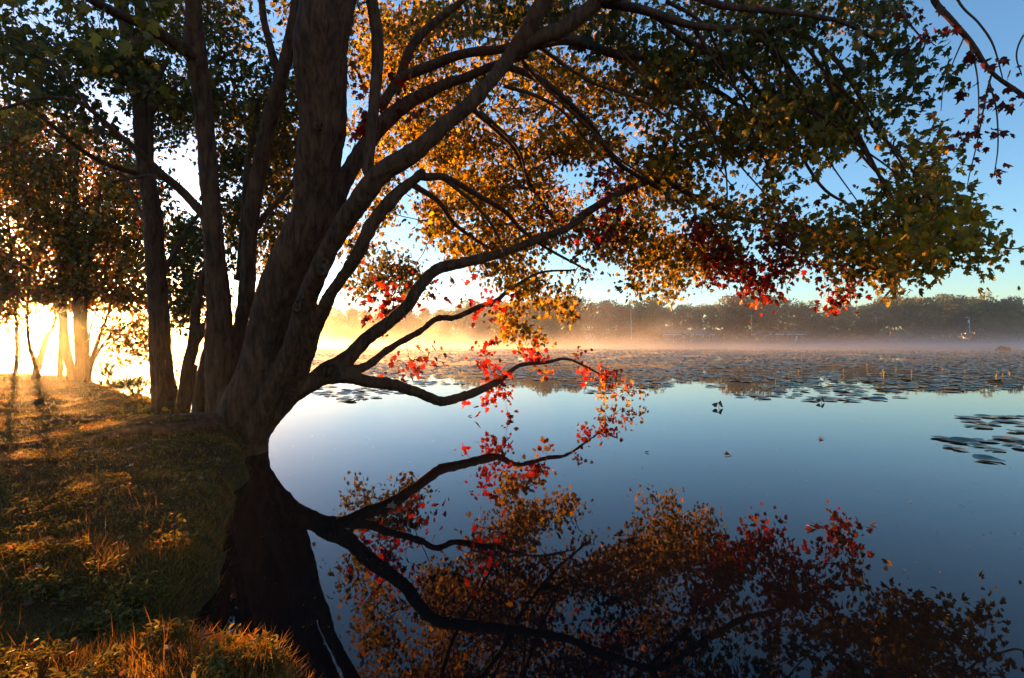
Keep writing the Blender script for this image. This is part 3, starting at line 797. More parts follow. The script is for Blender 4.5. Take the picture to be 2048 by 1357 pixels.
# roots over the bank
for s in ([(455, 885, 5.7, 50), (400, 868, 5.6, 34), (320, 862, 5.3, 26), (210, 868, 5.0, 20), (80, 880, 4.7, 14), (-40, 890, 4.5, 8)],
          [(455, 890, 5.6, 44), (395, 893, 5.2, 30), (300, 902, 4.9, 22), (200, 910, 4.7, 15), (110, 925, 4.5, 8)],
          [(450, 870, 5.9, 44), (380, 850, 6.1, 30), (300, 842, 6.1, 22), (200, 845, 6.0, 16), (90, 848, 5.9, 8)]):
    mb = MB()
    pts = []; rad = []
    for a, b2, d, w_ in s:
        q = P(a, b2, d); q[2] = gz(q[0], q[1]) + 0.01
        pts.append(q - T1.base); rad.append(w_ / F * d / 2)
    mb.tube(pts, rad, 8, 0.08, 5, int(s[1][0]))
    mb.build('root', M['bark'], T1.root, True)

# ------------------------------------------------------------------ the tree beside it on the bank
T2 = Tree('lakeside_tree', (-4.8, 7.0, 0.15), 'straight dark tree on the bank left of the maple with low forked side stem', 'tree')
T2.trunk([[(326, 870, 7.0, 70), (326, 835, 7.0, 54), (322, 748, 7.0, 41), (319, 645, 7.0, 37), (316, 542, 7.0, 35), (307, 440, 7.0, 34), (288, 342, 7.0, 31), (279, 239, 7.0, 30), (268, 137, 7.0, 28), (256, 68, 7.0, 26), (240, 0, 7.0, 24), (228, -110, 7.0, 18)],
          [(345, 860, 7.0, 44), (362, 812, 7.0, 28), (372, 745, 7.0, 22), (388, 690, 7.0, 22), (391, 640, 7.0, 18), (400, 577, 7.0, 16), (415, 518, 7.0, 12), (425, 450, 7.1, 8)],
          [(386, 690, 7.0, 20), (402, 665, 7.0, 18), (418, 640, 7.1, 16), (428, 590, 7.2, 14)],
          [(360, 855, 7.1, 30), (376, 800, 7.1, 20), (384, 730, 7.1, 18)],
          [(274, 110, 7.0, 20), (278, 60, 7.0, 17), (272, 0, 7.0, 14), (270, -60, 7.0, 10)]], voxel=0.02, smooth=4)
for s in ([(296, 360, 7.0, 12), (300, 307, 7.0, 10), (299, 188, 7.0, 10), (318, 150, 7.0, 8), (338, 120, 7.0, 6)], [(302, 230, 7.0, 8), (330, 190, 7.0, 7), (369, 157, 7.0, 5)],
          [(290, 352, 7.0, 14), (273, 345, 6.9, 12), (205, 325, 6.6, 10), (154, 294, 6.3, 9), (103, 253, 6.0, 8), (51, 212, 5.8, 7), (-10, 184, 5.6, 5)],
          [(310, 470, 7.0, 10), (280, 420, 7.4, 7), (250, 360, 8.0, 4)],
          [(318, 560, 7.1, 12), (350, 500, 7.8, 10), (380, 450, 8.6, 8), (420, 400, 9.6, 5)]):
    T2.limb(s, sides=7)
g2 = [sprays([(330, 440), (410, 440), (418, 560), (404, 650), (345, 665), (336, 560)], (8, 11), 1.8, 0.08, {'dgreen': 4, 'green': 4, 'olive': 1}, 0.28, 32),
      sprays([(440, 330), (600, 330), (580, 480), (520, 620), (503, 640), (500, 480), (450, 480)], (9, 12), 1.3, 0.08, {'dgreen': 3, 'green': 4, 'olive': 2}, 0.38, 33),
      sprays([(300, 150), (470, 200), (470, 330), (380, 280), (320, 330), (330, 420), (400, 450), (420, 560), (400, 600), (380, 640), (345, 640), (340, 470), (300, 300)], (7.6, 11.5), 2.0, 0.08, {'dgreen': 4, 'green': 4, 'olive': 1}, 0.37, 30),
      sprays([(60, 60), (300, 120), (270, 330), (160, 250), (60, 160)], (6.6, 9), 2.0, 0.09, {'dgreen': 5, 'green': 3}, 0.38, 31)]
T2.foliage('crown', g2, seed=10)

# ------------------------------------------------------------------ trees on the point, against the sun
def dp(a): return 14.2 + a
left_specs = [
    ('slender young tree at the edge of the glare, thinnest on the point', [[(28, 760, 13.8, 12), (31, 740, 13.8, 9), (34, 690, 13.8, 8), (30, 600, 13.8, 7), (20, 480, 13.8, 5), (10, 380, 13.8, 4)]], 20),
    ('low forked tree standing straight in front of the rising sun', [[(73, 762, 13.2, 18), (71, 735, 13.2, 12), (66, 715, 13.2, 9), (59, 690, 13.2, 7), (55, 640, 13.2, 6), (60, 520, 13.2, 5)], [(72, 735, 13.2, 10), (80, 710, 13.2, 8), (92, 672, 13.2, 7), (109, 648, 13.3, 6), (120, 560, 13.3, 5), (110, 430, 13.4, 4)], [(80, 740, 13.2, 6), (88, 705, 13.2, 5), (104, 650, 13.2, 4), (112, 600, 13.2, 3)]], 75),
    ('upright tree with narrow trunk right of the low forked tree', [[(117, 762, 14.2, 14), (119, 740, 14.2, 11), (121, 645, 14.2, 9), (118, 520, 14.3, 8), (112, 400, 14.3, 6), (105, 290, 14.3, 4)]], 118),
    ('tree with trunk leaning left, second thickest of the point', [[(146, 768, 13.4, 24), (140, 745, 13.4, 18), (131, 696, 13.4, 16), (127, 620, 13.4, 14), (132, 520, 13.5, 12), (136, 400, 13.5, 9), (140, 280, 13.6, 5)]], 135),
    ('thickest tree of the point with twin upright stems', [[(160, 772, 13.0, 30), (159, 750, 13.0, 21), (155, 645, 13.0, 17), (154, 577, 13.0, 16), (150, 450, 13.1, 13), (152, 330, 13.2, 9), (160, 230, 13.2, 5)], [(166, 765, 13.0, 18), (169, 700, 13.0, 13), (168, 620, 13.0, 11), (180, 500, 13.1, 9), (200, 380, 13.1, 6), (215, 300, 13.1, 4)]], 170),
    ('multi-stemmed shrubby tree at the tip of the point, leaning out over the water', [[(174, 772, 12.8, 14), (180, 735, 12.8, 8), (191, 696, 12.8, 8), (205, 660, 12.8, 7), (219, 620, 12.8, 5), (240, 540, 12.8, 4), (255, 440, 12.9, 3)], [(178, 770, 12.8, 9), (184, 730, 12.8, 6), (212, 680, 12.8, 5), (245, 650, 12.8, 4), (275, 650, 12.8, 3)], [(176, 765, 12.8, 7), (176, 720, 12.8, 6), (180, 660, 12.8, 5), (200, 600, 12.8, 4)]], 235),
]
big = []
lm = {'olive': 4, 'green': 3, 'orange': 2, 'gold': 3, 'dgreen': 2}
big.append(sprays([(-60, 250), (60, 200), (180, 260), (290, 330), (310, 470), (310, 600), (255, 610), (190, 600), (110, 610), (60, 590), (-60, 620)], (12.2, 16.5), 3.6, 0.105, lm, 0.28, 40))
big.append(sprays([(180, 600), (310, 590), (305, 650), (285, 712), (240, 720), (205, 690)], (12.2, 13.6), 1.3, 0.105, lm, 0.32, 41))
big.append(sprays([(100, 590), (190, 590), (190, 680), (130, 650)], (12.8, 14.5), 0.9, 0.105, lm, 0.3, 42))
big.append(sprays([(-60, 600), (40, 590), (15, 650), (-10, 740), (-60, 740)], (12.0, 14.0), 1.0, 0.105, lm, 0.3, 43))
allc = np.concatenate([g['c'] for g in big]); spr = big[0]['spread']
cpx = allc[:, 0] / allc[:, 1] * F + 1024 + rng.normal(0, 22, len(allc))
cxs = np.array([s[2] for s in left_specs])
own = np.argmin(np.abs(cpx[:, None] - cxs[None, :]), 1)
for i, (lab, specs, cx) in enumerate(left_specs):
    b0 = P(*specs[0][0][:3]); 
    t = Tree('point_tree', (b0[0], b0[1], gz(b0[0], b0[1]) - 0.05), lab, 'tree', 'trees on the point by the sun')
    t.trunk(specs, voxel=0.03, smooth=3, sides=10)
    mine = allc[own == i]
    if len(mine):
        t.foliage('crown', [dict(c=mine, size=0.115, mix=lm, spread=0.27)], seed=50 + i, T=LEAF2_T, FF=LEAF2_F, r_tip=0.003)
# INSERT_FAR
# ------------------------------------------------------------------ the far shore
def far_crown(seed, hgt, wid, cols, dens=1.0, base=0.12, lobes=9):
    """crown of leaf clumps for a tree seen from 200 m: (unit: metres, foot at 0)"""
    r2 = np.random.default_rng(seed)
    C0 = []
    for k in range(lobes):
        t = r2.uniform(0, 1)
        zc = hgt * (base + 0.1 + (0.78 - base) * t)
        rr = wid * 0.5 * (0.55 + 0.45 * math.sin(math.pi * (0.25 + 0.6 * t)))
        an = r2.uniform(0, 6.28); q = rr * r2.uniform(0.2, 0.75)
        C0.append((q * math.cos(an), q * math.sin(an), zc, wid * r2.uniform(0.20, 0.34), hgt * r2.uniform(0.09, 0.16)))
    C0.append((0, 0, hgt * 0.82, wid * 0.22, hgt * 0.16))
    n = int(1500 * dens)
    k = r2.integers(0, len(C0), n)
    c = np.array(C0)[k]
    dirv = norm(r2.normal(size=(n, 3)))
    rad = r2.uniform(0.45, 1.08, (n, 1)) ** 0.6
    pos = c[:, :3] + dirv * rad * np.stack([c[:, 3], c[:, 3], c[:, 4]], 1)
    lobe_tone = r2.uniform(0.7, 1.35, len(C0))[k]
    col = np.array(cols)[r2.integers(0, len(cols), n)] * (lobe_tone * r2.uniform(0.8, 1.2, n))[:, None]
    ax = norm(r2.normal(size=(n, 3)) + (0, 0, -0.3)); nr = norm(dirv + 0.7 * r2.normal(size=(n, 3)) + (0, 0, 0.3))
    return leaves_mesh('far_crown', pos, ax, nr, r2.uniform(0.5, 1.05, n) * (0.45 + 0.02 * hgt), col, M['farleaf'], LEAF2_T * (1.25, 1, 1), LEAF2_F)

def far_trunk(seed, hgt, rad):
    r2 = np.random.default_rng(seed)
    mb = MB()
    b2 = r2.uniform(-0.06, 0.06, 2) * hgt
    mb.tube([(0, 0, -0.6), (b2[0] * .3, b2[1] * .3, hgt * .3), (b2[0], b2[1], hgt * .62), (b2[0] * 1.2, b2[1] * 1.2, hgt * .92)], [rad * 1.2, rad, rad * .6, rad * .15], 7, 0.05, 2)
    for k in range(4):
        an = r2.uniform(0, 6.28); z0 = hgt * r2.uniform(.25, .6)
        mb.tube([(b2[0] * z0 / hgt, b2[1] * z0 / hgt, z0), (math.cos(an) * hgt * .12, math.sin(an) * hgt * .12, z0 + hgt * .12), (math.cos(an) * hgt * .2, math.sin(an) * hgt * .2, z0 + hgt * .27)], [rad * .45, rad * .3, rad * .1], 5, 0.05, 2)
    me_o = mb.build('far_trunk', M['farbark'], None, True)
    me_ = me_o.data
    bpy.data.objects.remove(me_o)
    return me_

DK = [(0.034, 0.052, 0.009), (0.042, 0.060, 0.010), (0.052, 0.060, 0.012)]
MG = [(0.066, 0.090, 0.012), (0.082, 0.105, 0.014), (0.10, 0.10, 0.014)]
YG = [(0.115, 0.110, 0.014), (0.125, 0.108, 0.014), (0.095, 0.100, 0.014)]
AU = [(0.11, 0.065, 0.012), (0.09, 0.062, 0.012), (0.075, 0.046, 0.012)]
KIND = {
    'tall dark green': [(far_crown(200 + i, 16, 9.5, DK + MG[:1], 1.2, 0.14, 11), far_trunk(200 + i, 16, .22)) for i in range(4)],
    'mid green': [(far_crown(220 + i, 13, 9.5, MG, 1.0, 0.10, 10), far_trunk(220 + i, 13, .17)) for i in range(3)],
    'yellow green': [(far_crown(240 + i, 13, 10, YG + MG[:1], 1.0, 0.10, 10), far_trunk(240 + i, 13, .17)) for i in range(2)],
    'rusty yellow': [(far_crown(260 + i, 14, 8.5, AU + YG[:1], 0.8, 0.2, 9), far_trunk(260 + i, 14, .17)) for i in range(2)],
}
H0 = {'tall dark green': 16, 'mid green': 13, 'yellow green': 13, 'rusty yellow': 14}
PROF_X = [320, 335, 370, 420, 505, 560, 640, 700, 760, 830, 1050, 1100, 1200, 1300, 1400, 1450, 1490, 1560, 1640, 1700, 1760, 1800, 1850, 1900, 1960, 2000, 2048, 2120]
PROF_Y = [676, 672, 668, 668, 648, 640, 612, 612, 617, 620, 594, 600, 598, 600, 606, 590, 588, 598, 612, 605, 590, 592, 606, 590, 593, 602, 606, 605]
HOUSES = [(1322, 1428), (1512, 1628)]
LMK = [(1180, 'the small white shed'), (1375, 'the long brown house'), (1570, 'the gabled house'), (1753, 'the pole with no lamp'), (1937, 'the lamp pole')]
ORD = ['first', 'second', 'third', 'fourth', 'fifth', 'sixth', 'seventh', 'eighth', 'ninth', 'tenth', 'eleventh', 'twelfth', 'thirteenth', 'fourteenth', 'fifteenth', 'sixteenth', 'seventeenth', 'eighteenth', 'nineteenth', 'twentieth']
r2 = np.random.default_rng(77)
FT = []
x = 322.0
while x < 2125:                                       # back row
    dsh = float(far_shore(np.array([(x - 1024) / F * 200]), np.array([200.0]))[0])
    if x < 620:
        d = dsh + r2.uniform(8, 18); step = r2.uniform(13, 20)
    else:
        d = dsh + r2.uniform(20, 34); step = r2.uniform(24, 34)
    top = np.interp(x, PROF_X, PROF_Y) + r2.uniform(-12, 14)
    kd = r2.choice(['tall dark green', 'mid green', 'rusty yellow'], p=[.66, .24, .10])
    FT.append((x, d, top, kd, 'back'))
    x += step
x = 648.0
while x < 2125:                                       # trees standing behind, seen through the gaps
    d = 200 + r2.uniform(42, 62)
    FT.append((x, d, np.interp(x, PROF_X, PROF_Y) + r2.uniform(0, 14), r2.choice(['tall dark green', 'mid green'], p=[.75, .25]), 'rearmost'))
    x += r2.uniform(24, 36)
x = 645.0
while x < 2110:                                       # front row
    dsh = float(far_shore(np.array([(x - 1024) / F * 200]), np.array([200.0]))[0])
    d = dsh + r2.uniform(6, 15)
    top = np.interp(x, PROF_X, PROF_Y) + r2.uniform(16, 44)
    kd = r2.choice(['mid green', 'yellow green', 'tall dark green', 'rusty yellow'], p=[.42, .26, .2, .12])
    if not any(a - 14 < x < b2 + 10 for a, b2 in HOUSES) and not (1745 < x < 1890) and not (1440 < x < 1500):
        FT.append((x, d, top, kd, 'front'))
    x += r2.uniform(36, 58)
SPECIAL = [(1468, 208, 588, 'rusty yellow', 'airy rusty yellow tree standing at the water between the two low houses', 1.0),
           (1790, 212, 612, 'yellow green', 'round yellow green tree just right of the pole with no lamp', 1.25),
           (1838, 206, 594, 'yellow green', 'broad sunlit yellow green tree, largest light crown on the far shore', 1.45),
           (2016, 205, 622, 'mid green', 'round leafy green tree at the water right of the lamp pole', 1.3),
           (1545, 214, 622, 'yellow green', 'small yellowish tree behind the gabled house', 1.0)]
cnt = {}
def far_tree(px, d, top, kd, lab, wf, i):
    var = KIND[kd]; cm, tm = var[i % len(var)]
    X0 = (px - 1024) / F * d
    z0 = gz(X0, d); zt = H + (HOR - top) / F * d
    s = max(3.0, zt - z0) / (H0[kd] * 0.98)
    rt = empty('shore_tree', (X0, d, z0), lab, 'tree', 'trees along the far shore')
    rt.rotation_euler = (0, 0, r2.uniform(0, 6.28))
    rt.scale = (s * wf, s * wf, s)
    link('crown', cm, rt); link('trunk', tm, rt)
for i, (px, d, top, kd, row) in enumerate(FT):
    lm_ = [l for l in LMK if l[0] < px]
    key = (row, lm_[-1][1] if lm_ else 'start', kd)
    cnt[key] = cnt.get(key, 0) + 1
    o_ = ORD[cnt[key] - 1] if cnt[key] <= 20 else 'next'
    if lm_:
        lab = f'{kd} tree, {o_} such right of {lm_[-1][1]}, far {row} row'
    else:
        lab = f'{kd} tree, {o_} of its colour from the left, misty {row} row'
    far_tree(px, d, top, kd, lab, r2.uniform(0.9, 1.2), i)
for i, (px, d, top, kd, lab, wf) in enumerate(SPECIAL):
    far_tree(px, d, top, kd, lab, wf, i)

# undergrowth along the far waterline
n = 9000
u = r2.uniform(-0.72, 1.05, n)
ysh = np.array([float(far_shore(np.array([a * 200.0]), np.array([200.0]))[0]) for a in u]) + r2.uniform(-0.5, 1, n) + 36 * r2.uniform(0, 1, n) ** 2
xx = u * ysh
zz_ = ground_z(xx, ysh) + np.abs(r2.normal(0, 0.7, n)) * np.where(r2.uniform(0, 1, n) > .45, 3.4, 0.6) + 0.1
col = np.array(DK + MG + AU)[r2.integers(0, 9, n)] * r2.uniform(0.7, 1.2, (n, 1))
me = leaves_mesh('shore_undergrowth', np.stack([xx, ysh, zz_], 1), norm(r2.normal(size=(n, 3)) + (0, 0, .4)), norm(r2.normal(size=(n, 3))), r2.uniform(0.7, 1.7, n), col, M['farleaf'], LEAF2_T * (1.3, 1, 1), LEAF2_F)
tag(link('shore_undergrowth', me), 'low tangled growth along the far waterline', kind='stuff')

# houses
M['wall_brown'] = plain_mat('brown_cladding', (0.12, 0.075, 0.055), 0.8, 0.15, 2)
M['wall_white'] = plain_mat('white_cladding', (0.70, 0.69, 0.66), 0.7, 0.06, 2)
M['roof'] = plain_mat('roof_shingles', (0.16, 0.15, 0.15), 0.9, 0.2, 3)
M['trim'] = plain_mat('white_trim', (0.78, 0.78, 0.76), 0.6, 0.05, 3)
M['glass'] = plain_mat('dark_glass', (0.03, 0.035, 0.04), 0.1, 0.1, 3, 0.6)
def house(name, px0, px1, d, ytop, ywall, lab, wallm, nwin, doorx, gable_front=False, posts=0, depth=8.0, ybase=687):
    xc = ((px0 + px1) / 2 - 1024) / F * d; wd = (px1 - px0) / F * d
    zt = H + (HOR - ytop) / F * d; zw = H + (HOR - ywall) / F * d
    z0 = gz(xc, d); zb = min(z0, H + (HOR - ybase) / F * d) - 0.3
    rt = empty(name, (xc, d, zb), lab, 'house')
    zt -= zb; zw -= zb
    mb = MB()
    hw = wd / 2 - 0.4
    if gable_front:
        mb.add([(-hw, 0, 0), (hw, 0, 0), (hw, 0, zw), (0, 0, zt - .15), (-hw, 0, zw), (-hw, depth, 0), (hw, depth, 0), (hw, depth, zw), (0, depth, zt - .15), (-hw, depth, zw)],
               [(0, 1, 2, 3, 4), (9, 8, 7, 6, 5), (1, 6, 7, 2), (5, 0, 4, 9), (4, 3, 8, 9), (3, 2, 7, 8)])
    else:
        mb.add([(-hw, 0, 0), (hw, 0, 0), (hw, depth, 0), (-hw, depth, 0), (-hw, 0, zw), (hw, 0, zw), (hw, depth, zw), (-hw, depth, zw), (-hw, depth / 2, zt - .15), (hw, depth / 2, zt - .15)],
               [(0, 1, 5, 4), (1, 2, 6, 9, 5), (2, 3, 7, 6), (3, 0, 4, 8, 7), (4, 5, 9, 8), (6, 7, 8, 9)])
    mb.build('wall', wallm, rt)
    mb = MB()
    o_ = 0.45; t = 0.16; k = (zt - zw) / (wd / 2 if gable_front else depth / 2)
    if gable_front:
        for sgn in (-1, 1):
            e = sgn * (hw + o_); ze = zw - o_ * k
            v = [(0, -o_, zt), (e, -o_, ze), (e, depth + o_, ze), (0, depth + o_, zt)]
            mb.add(v + [(a, b2, c + t) for a, b2, c in v], [(0, 1, 2, 3), (7, 6, 5, 4), (0, 4, 5, 1), (1, 5, 6, 2), (2, 6, 7, 3), (3, 7, 4, 0)])
    else:
        for y0, y1 in ((-1.3 if posts else -o_, depth / 2), (depth + o_, depth / 2)):
            ze = zw - (abs(y0) if y0 < 0 else o_) * k
            v = [(-hw - o_, y0, ze), (hw + o_, y0, ze), (hw + o_, y1, zt), (-hw - o_, y1, zt)]
            mb.add(v + [(a, b2, c + t) for a, b2, c in v], [(0, 1, 2, 3), (7, 6, 5, 4), (0, 4, 5, 1), (1, 5, 6, 2), (2, 6, 7, 3), (3, 7, 4, 0)])
    rf = mb.build('roof', M['roof'], rt)
    mb = MB(); mb.box((0, (-1.36 if posts else -o_ - .06), zw - (1.3 if posts else o_) * k + 0.04), (2 * hw + 2 * o_, .1, .26)); mb.build('fascia', M['trim'], rf)
    wz = zb * 0 + zw * 0.62
    for i in range(nwin):
        wx = -hw + (i + 0.5) * 2 * hw / nwin
        if doorx is not None and abs(wx - doorx * hw) < 0.9: continue
        mb = MB()
        for q in ((-.62, 0, .12, 1.5), (.62, 0, .12, 1.5), (0, .7, 1.36, .12), (0, -.7, 1.36, .12), (0, 0, .07, 1.3)):
            mb.box((wx + q[0], -.05, wz + q[1]), (q[2], .1, q[3]))
        fr = mb.build('window', M['trim'], rt)
        mb = MB(); mb.box((wx, -.02, wz), (1.14, .05, 1.3)); mb.build('pane', M['glass'], fr)
    if doorx is not None:
        mb = MB(); mb.box((doorx * hw, -.04, zw * .42), (1.0, .08, zw * .78)); mb.build('door', M['trim'], rt)
    for i in range(posts):
        mb = MB(); mb.box((-hw + i * 2 * hw / (posts - 1), -1.15, (zw - 1.1 * k) / 2), (.16, .16, zw - 1.1 * k)); mb.build('porch_post', M['trim'], rt)
    return rt
house('lake_house', 1323, 1426, 208, 661, 668, 'long low brown house with a white-posted porch on the far shore', M['wall_brown'], 6, 0.15, posts=6)
hh = house('lake_house', 1532, 1626, 209, 663, 669, 'low gabled house with white trim and windows beside the far water', M['wall_brown'], 6, 0.3)
xw = 1523
mb = MB()
house('boat_house', 1514, 1541, 206, 661, 671, 'small gable-fronted annex at the left end of the gabled house', M['wall_brown'], 1, None, gable_front=True, depth=5)
house('hill_house', 1948, 1976, 226, 640, 651, 'pale house half hidden by trees behind the lamp pole', M['wall_white'], 3, None, depth=7, ybase=680)
house('shed', 1170, 1192, 205, 664, 672, 'small white shed under the trees left of the long brown house', M['wall_white'], 1, None, gable_front=True, depth=4)

# poles
M['pole'] = plain_mat('weathered_pole', (0.42, 0.39, 0.36), 0.8, 0.2, 3)
def pole(px, ytop, d, lab, lamp, arm):
    x0 = (px - 1024) / F * d; z0 = gz(x0, d); zt = H + (HOR - ytop) / F * d
    rt = empty('utility_pole', (x0, d, z0 - .3), lab, 'pole', 'poles along the far shore')
    mb = MB(); mb.tube([(0, 0, 0), (-.12, 0, (zt - z0) / 2), (-.28, 0, zt - z0 + .3)], [.2, .17, .13], 8, 0, 2); mb.build('post', M['pole'], rt)
    hgt = zt - z0
    if arm:
        mb = MB(); mb.box((-.26, -.16, hgt - .5), (2.0, .12, .14)); mb.build('crossarm', M['pole'], rt)
    if lamp:
        mb = MB(); mb.tube([(-.26, 0, hgt - .2), (-.8, -.2, hgt + .1), (-1.5, -.4, hgt + .05)], [.05, .05, .05], 6, 0, 2); ar = mb.build('lamp_arm', M['pole'], rt)
        mb = MB(); mb.tube([(-1.4, -.4, hgt + .06), (-1.7, -.45, hgt + .02), (-2.0, -.5, hgt - .02)], [.1, .2, .1], 8, 0, 2); mb.build('lamp_head', M['trim'], ar)
        mb = MB(); mb.tube([(-.55, -.1, hgt - 2.1), (-.55, -.1, hgt - 1.0)], [.28, .28], 10, 0, 1); mb.build('transformer', M['trim'], rt)
pole(1263, 619, 203, 'bare pale pole among trees left of the long brown house', False, False)
pole(1753, 633, 203, 'thin utility pole with crossarm and no lamp on the far shore', False, True)
pole(1940, 634, 202, 'pale utility pole with lamp and transformer near the right edge', True, False)
pole(1504, 628, 203, 'slim pole standing between the long brown house and the gabled house', False, True)

# brown mound in the lake
r2 = np.random.default_rng(5)
d = 76.0; x0 = (2007 - 1024) / F * d
ph = r2.uniform(0, 6.28, 900); rr = np.sqrt(r2.uniform(0, 1, 900))
pos = np.stack([x0 + 0.85 * rr * np.cos(ph), d + 0.6 * rr * np.sin(ph), 0.50 * (1 - rr ** 2) * r2.uniform(0.3, 1, 900)], 1)
me = leaves_mesh('reed_mound', pos - (x0, d, 0), norm(r2.normal(size=(900, 3)) * (1, 1, .4)), norm(r2.normal(size=(900, 3)) + (0, 0, 1)), r2.uniform(0.15, 0.35, 900), np.array([(0.16, 0.06, 0.035), (0.10, 0.05, 0.03)])[r2.integers(0, 2, 900)], M['leaf'], OVAL_T, OVAL_F)
o = link('reed_mound', me); o.location = (x0, d, 0)
tag(o, 'small reddish brown heap of reeds rising from the water near the right edge', 'mound')

# ------------------------------------------------------------------ lily pads
m, N, L = newmat('lily_pad_skin')
at = N.new('ShaderNodeAttribute'); at.attribute_name = 'col'
p = N.new('ShaderNodeBsdfPrincipled'); p.inputs['Roughness'].default_value = 0.38
L.new(at.outputs['Color'], p.inputs['Base Color'])
tc = N.new('ShaderNodeTexCoord'); n1 = N.new('ShaderNodeTexNoise'); n1.inputs['Scale'].default_value = 18
L.new(tc.outputs['Object'], n1.inputs['Vector'])
b = N.new('ShaderNodeBump'); b.inputs['Strength'].default_value = 0.4; b.inputs['Distance'].default_value = 0.01
L.new(n1.outputs['Fac'], b.inputs['Height']); L.new(b.outputs[0], p.inputs['Normal'])
out(N, L, p.outputs[0])
M['padskin'] = m
PADC = [(0.08, 0.12, 0.075), (0.10, 0.135, 0.075), (0.14, 0.125, 0.05), (0.075, 0.11, 0.08)]
def pad_mesh(seed):
    r3 = np.random.default_rng(seed)
    k = 18; notch = 0.22
    an = np.linspace(notch, 2 * math.pi - notch, k)
    rr = 1 + 0.05 * np.sin(an * 3 + seed) + r3.normal(0, .015, k)
    lift = np.maximum(0, r3.normal(0, 1) * 0.10 * np.cos(an - r3.uniform(0, 6.28))) + 0.04 * np.abs(np.sin(an * 2 + seed))
    V = [(0.05, 0, 0.0)] + [(0.62 * a * math.cos(t), 0.62 * a * math.sin(t), 0.01) for a, t in zip(rr, an)] + [(a * math.cos(t), a * math.sin(t), 0.015 + h_) for a, t, h_ in zip(rr, an, lift)]
    fs = [(0, 1 + i, 2 + i) for i in range(k - 1)] + [(1 + i, 1 + k + i, 2 + k + i, 2 + i) for i in range(k - 1)]
    fl = [i for f in fs for i in f]
    c = np.array(PADC[seed % len(PADC)])
    C = np.tile(c, (len(V), 1)) * r3.uniform(.85, 1.15, (len(V), 1))
    return mesh_np('lily_pad', V, fl, [len(f) for f in fs], M['padskin'], True, C)
PADS = [pad_mesh(i) for i in range(8)]
n_pads = 0
def lily_pad(x0, y0, rad, i, lab, grp):
    global n_pads
    o = link('lily_pad', PADS[i % 8])
    o.location = (x0, y0, 0.006 + 0.002 * (i % 4)); o.rotation_euler = (0, 0, i * 2.4); o.scale = (rad, rad, rad)
    tag(o, lab, 'lily pad', grp); n_pads += 1
zp = [(1740, 1085, 110), (1830, 1080, 100), (1760, 1105, 90), (1850, 1118, 110), (1800, 1135, 120), (1940, 1082, 90), (1985, 1080, 80), (2040, 1085, 60), (1940, 1105, 110), (2000, 1112, 80), (2040, 1128, 70), (2010, 1162, 90), (2060, 1165, 80),
      (1600, 1197, 100), (1655, 1208, 120), (1722, 1220, 130), (1830, 1212, 120), (1800, 1240, 90), (1950, 1200, 120), (2010, 1212, 100), (2050, 1226, 90), (1650, 1247, 80), (1975, 1232, 80), (1850, 1318, 130), (2050, 1255, 110), (1885, 1262, 90), (1700, 1262, 70)]
for i, (a, b2, w_) in enumerate(zp):
    px, py = 1300 + a / 2.738, 440 + b2 / 2.738
    d = F * H / (py - HOR)
    lily_pad((px - 1024) / F * d, d, w_ / 2.738 / F * d * 0.52, i, 'grey green lily pad floating in the small patch at the right edge', 'lily pads of the near right patch')
EDGE_X = [150, 420, 560, 620, 700, 780, 860, 900, 1050, 1150, 1300, 1420, 1560, 1700, 1780, 1850, 1950, 2048, 2200]
EDGE_Y = [735, 745, 765, 802, 804, 802, 790, 778, 782, 795, 816, 823, 819, 804, 800, 794, 784, 774, 765]
r2 = np.random.default_rng(21)
n = 90000
u = r2.uniform(-0.9, 1.12, n); dd_ = np.sqrt(r2.uniform(8.5 ** 2, 84 ** 2, n))
px = u * F + 1024; py = HOR + F * H / dd_
edge = np.interp(px, EDGE_X, EDGE_Y)
pt = np.stack([u * dd_, dd_], 1)
nz = vnoise(pt, 0.55, 61) * 0.6 + vnoise(pt, 1.7, 62) * 0.4
# thin at the front edge, closing up towards the middle of the field
full = np.clip((edge - py) / 26.0, 0, 1)
keep = (py < edge) & (nz > 0.58 - 0.20 * full) & (sdist(pt[:, 0], pt[:, 1]) < -0.4) & (r2.uniform(0, 1, n) < 0.55 + 0.3 * full)
pt = pt[keep]; prad = r2.uniform(0.10, 0.21, len(pt)) * (1 + 0.006 * pt[:, 1]); fx = px[keep]
# drop pads that lie on top of each other (near ones only)
order = np.argsort(pt[:, 1]); acc = []
cell = {}
for i in order:
    k = (int(pt[i, 0] / .5), int(pt[i, 1] / .5))
    if any(np.hypot(*(pt[i] - pt[j])) < 0.92 * (prad[i] + prad[j]) for a in (-1, 0, 1) for b2 in (-1, 0, 1) for j in cell.get((k[0] + a, k[1] + b2), ())):
        continue
    cell.setdefault(k, []).append(i); acc.append(i)
acc = np.array(acc)
near = acc[:300 - n_pads]; rest = acc[300 - n_pads:]
for i in near:
    q = fx[i]
    if q < 950: lab, grp = 'lily pad floating below the lowest maple limb, left part of the pad field', 'lily pads by the low limb'
    elif q < 1500: lab, grp = 'lily pad at the front edge of the wide pad field in mid lake', 'lily pads at the front of the field'
    else: lab, grp = 'lily pad at the front edge of the pad field, right half of the lake', 'lily pads at the right front of the field'
    lily_pad(pt[i, 0], pt[i, 1], prad[i], int(i), lab, grp)
k = 9
an = np.linspace(0.25, 2 * math.pi - 0.25, k)
T_ = np.concatenate([[(0.0, 0, 0)], np.stack([np.cos(an), np.sin(an), 0 * an], 1)])
nr_ = len(rest)
rot = r2.uniform(0, 6.28, nr_)
V = np.zeros((nr_, k + 1, 3))
V[:, :, 0] = pt[rest, 0][:, None] + prad[rest][:, None] * (T_[None, :, 0] * np.cos(rot)[:, None] - T_[None, :, 1] * np.sin(rot)[:, None])
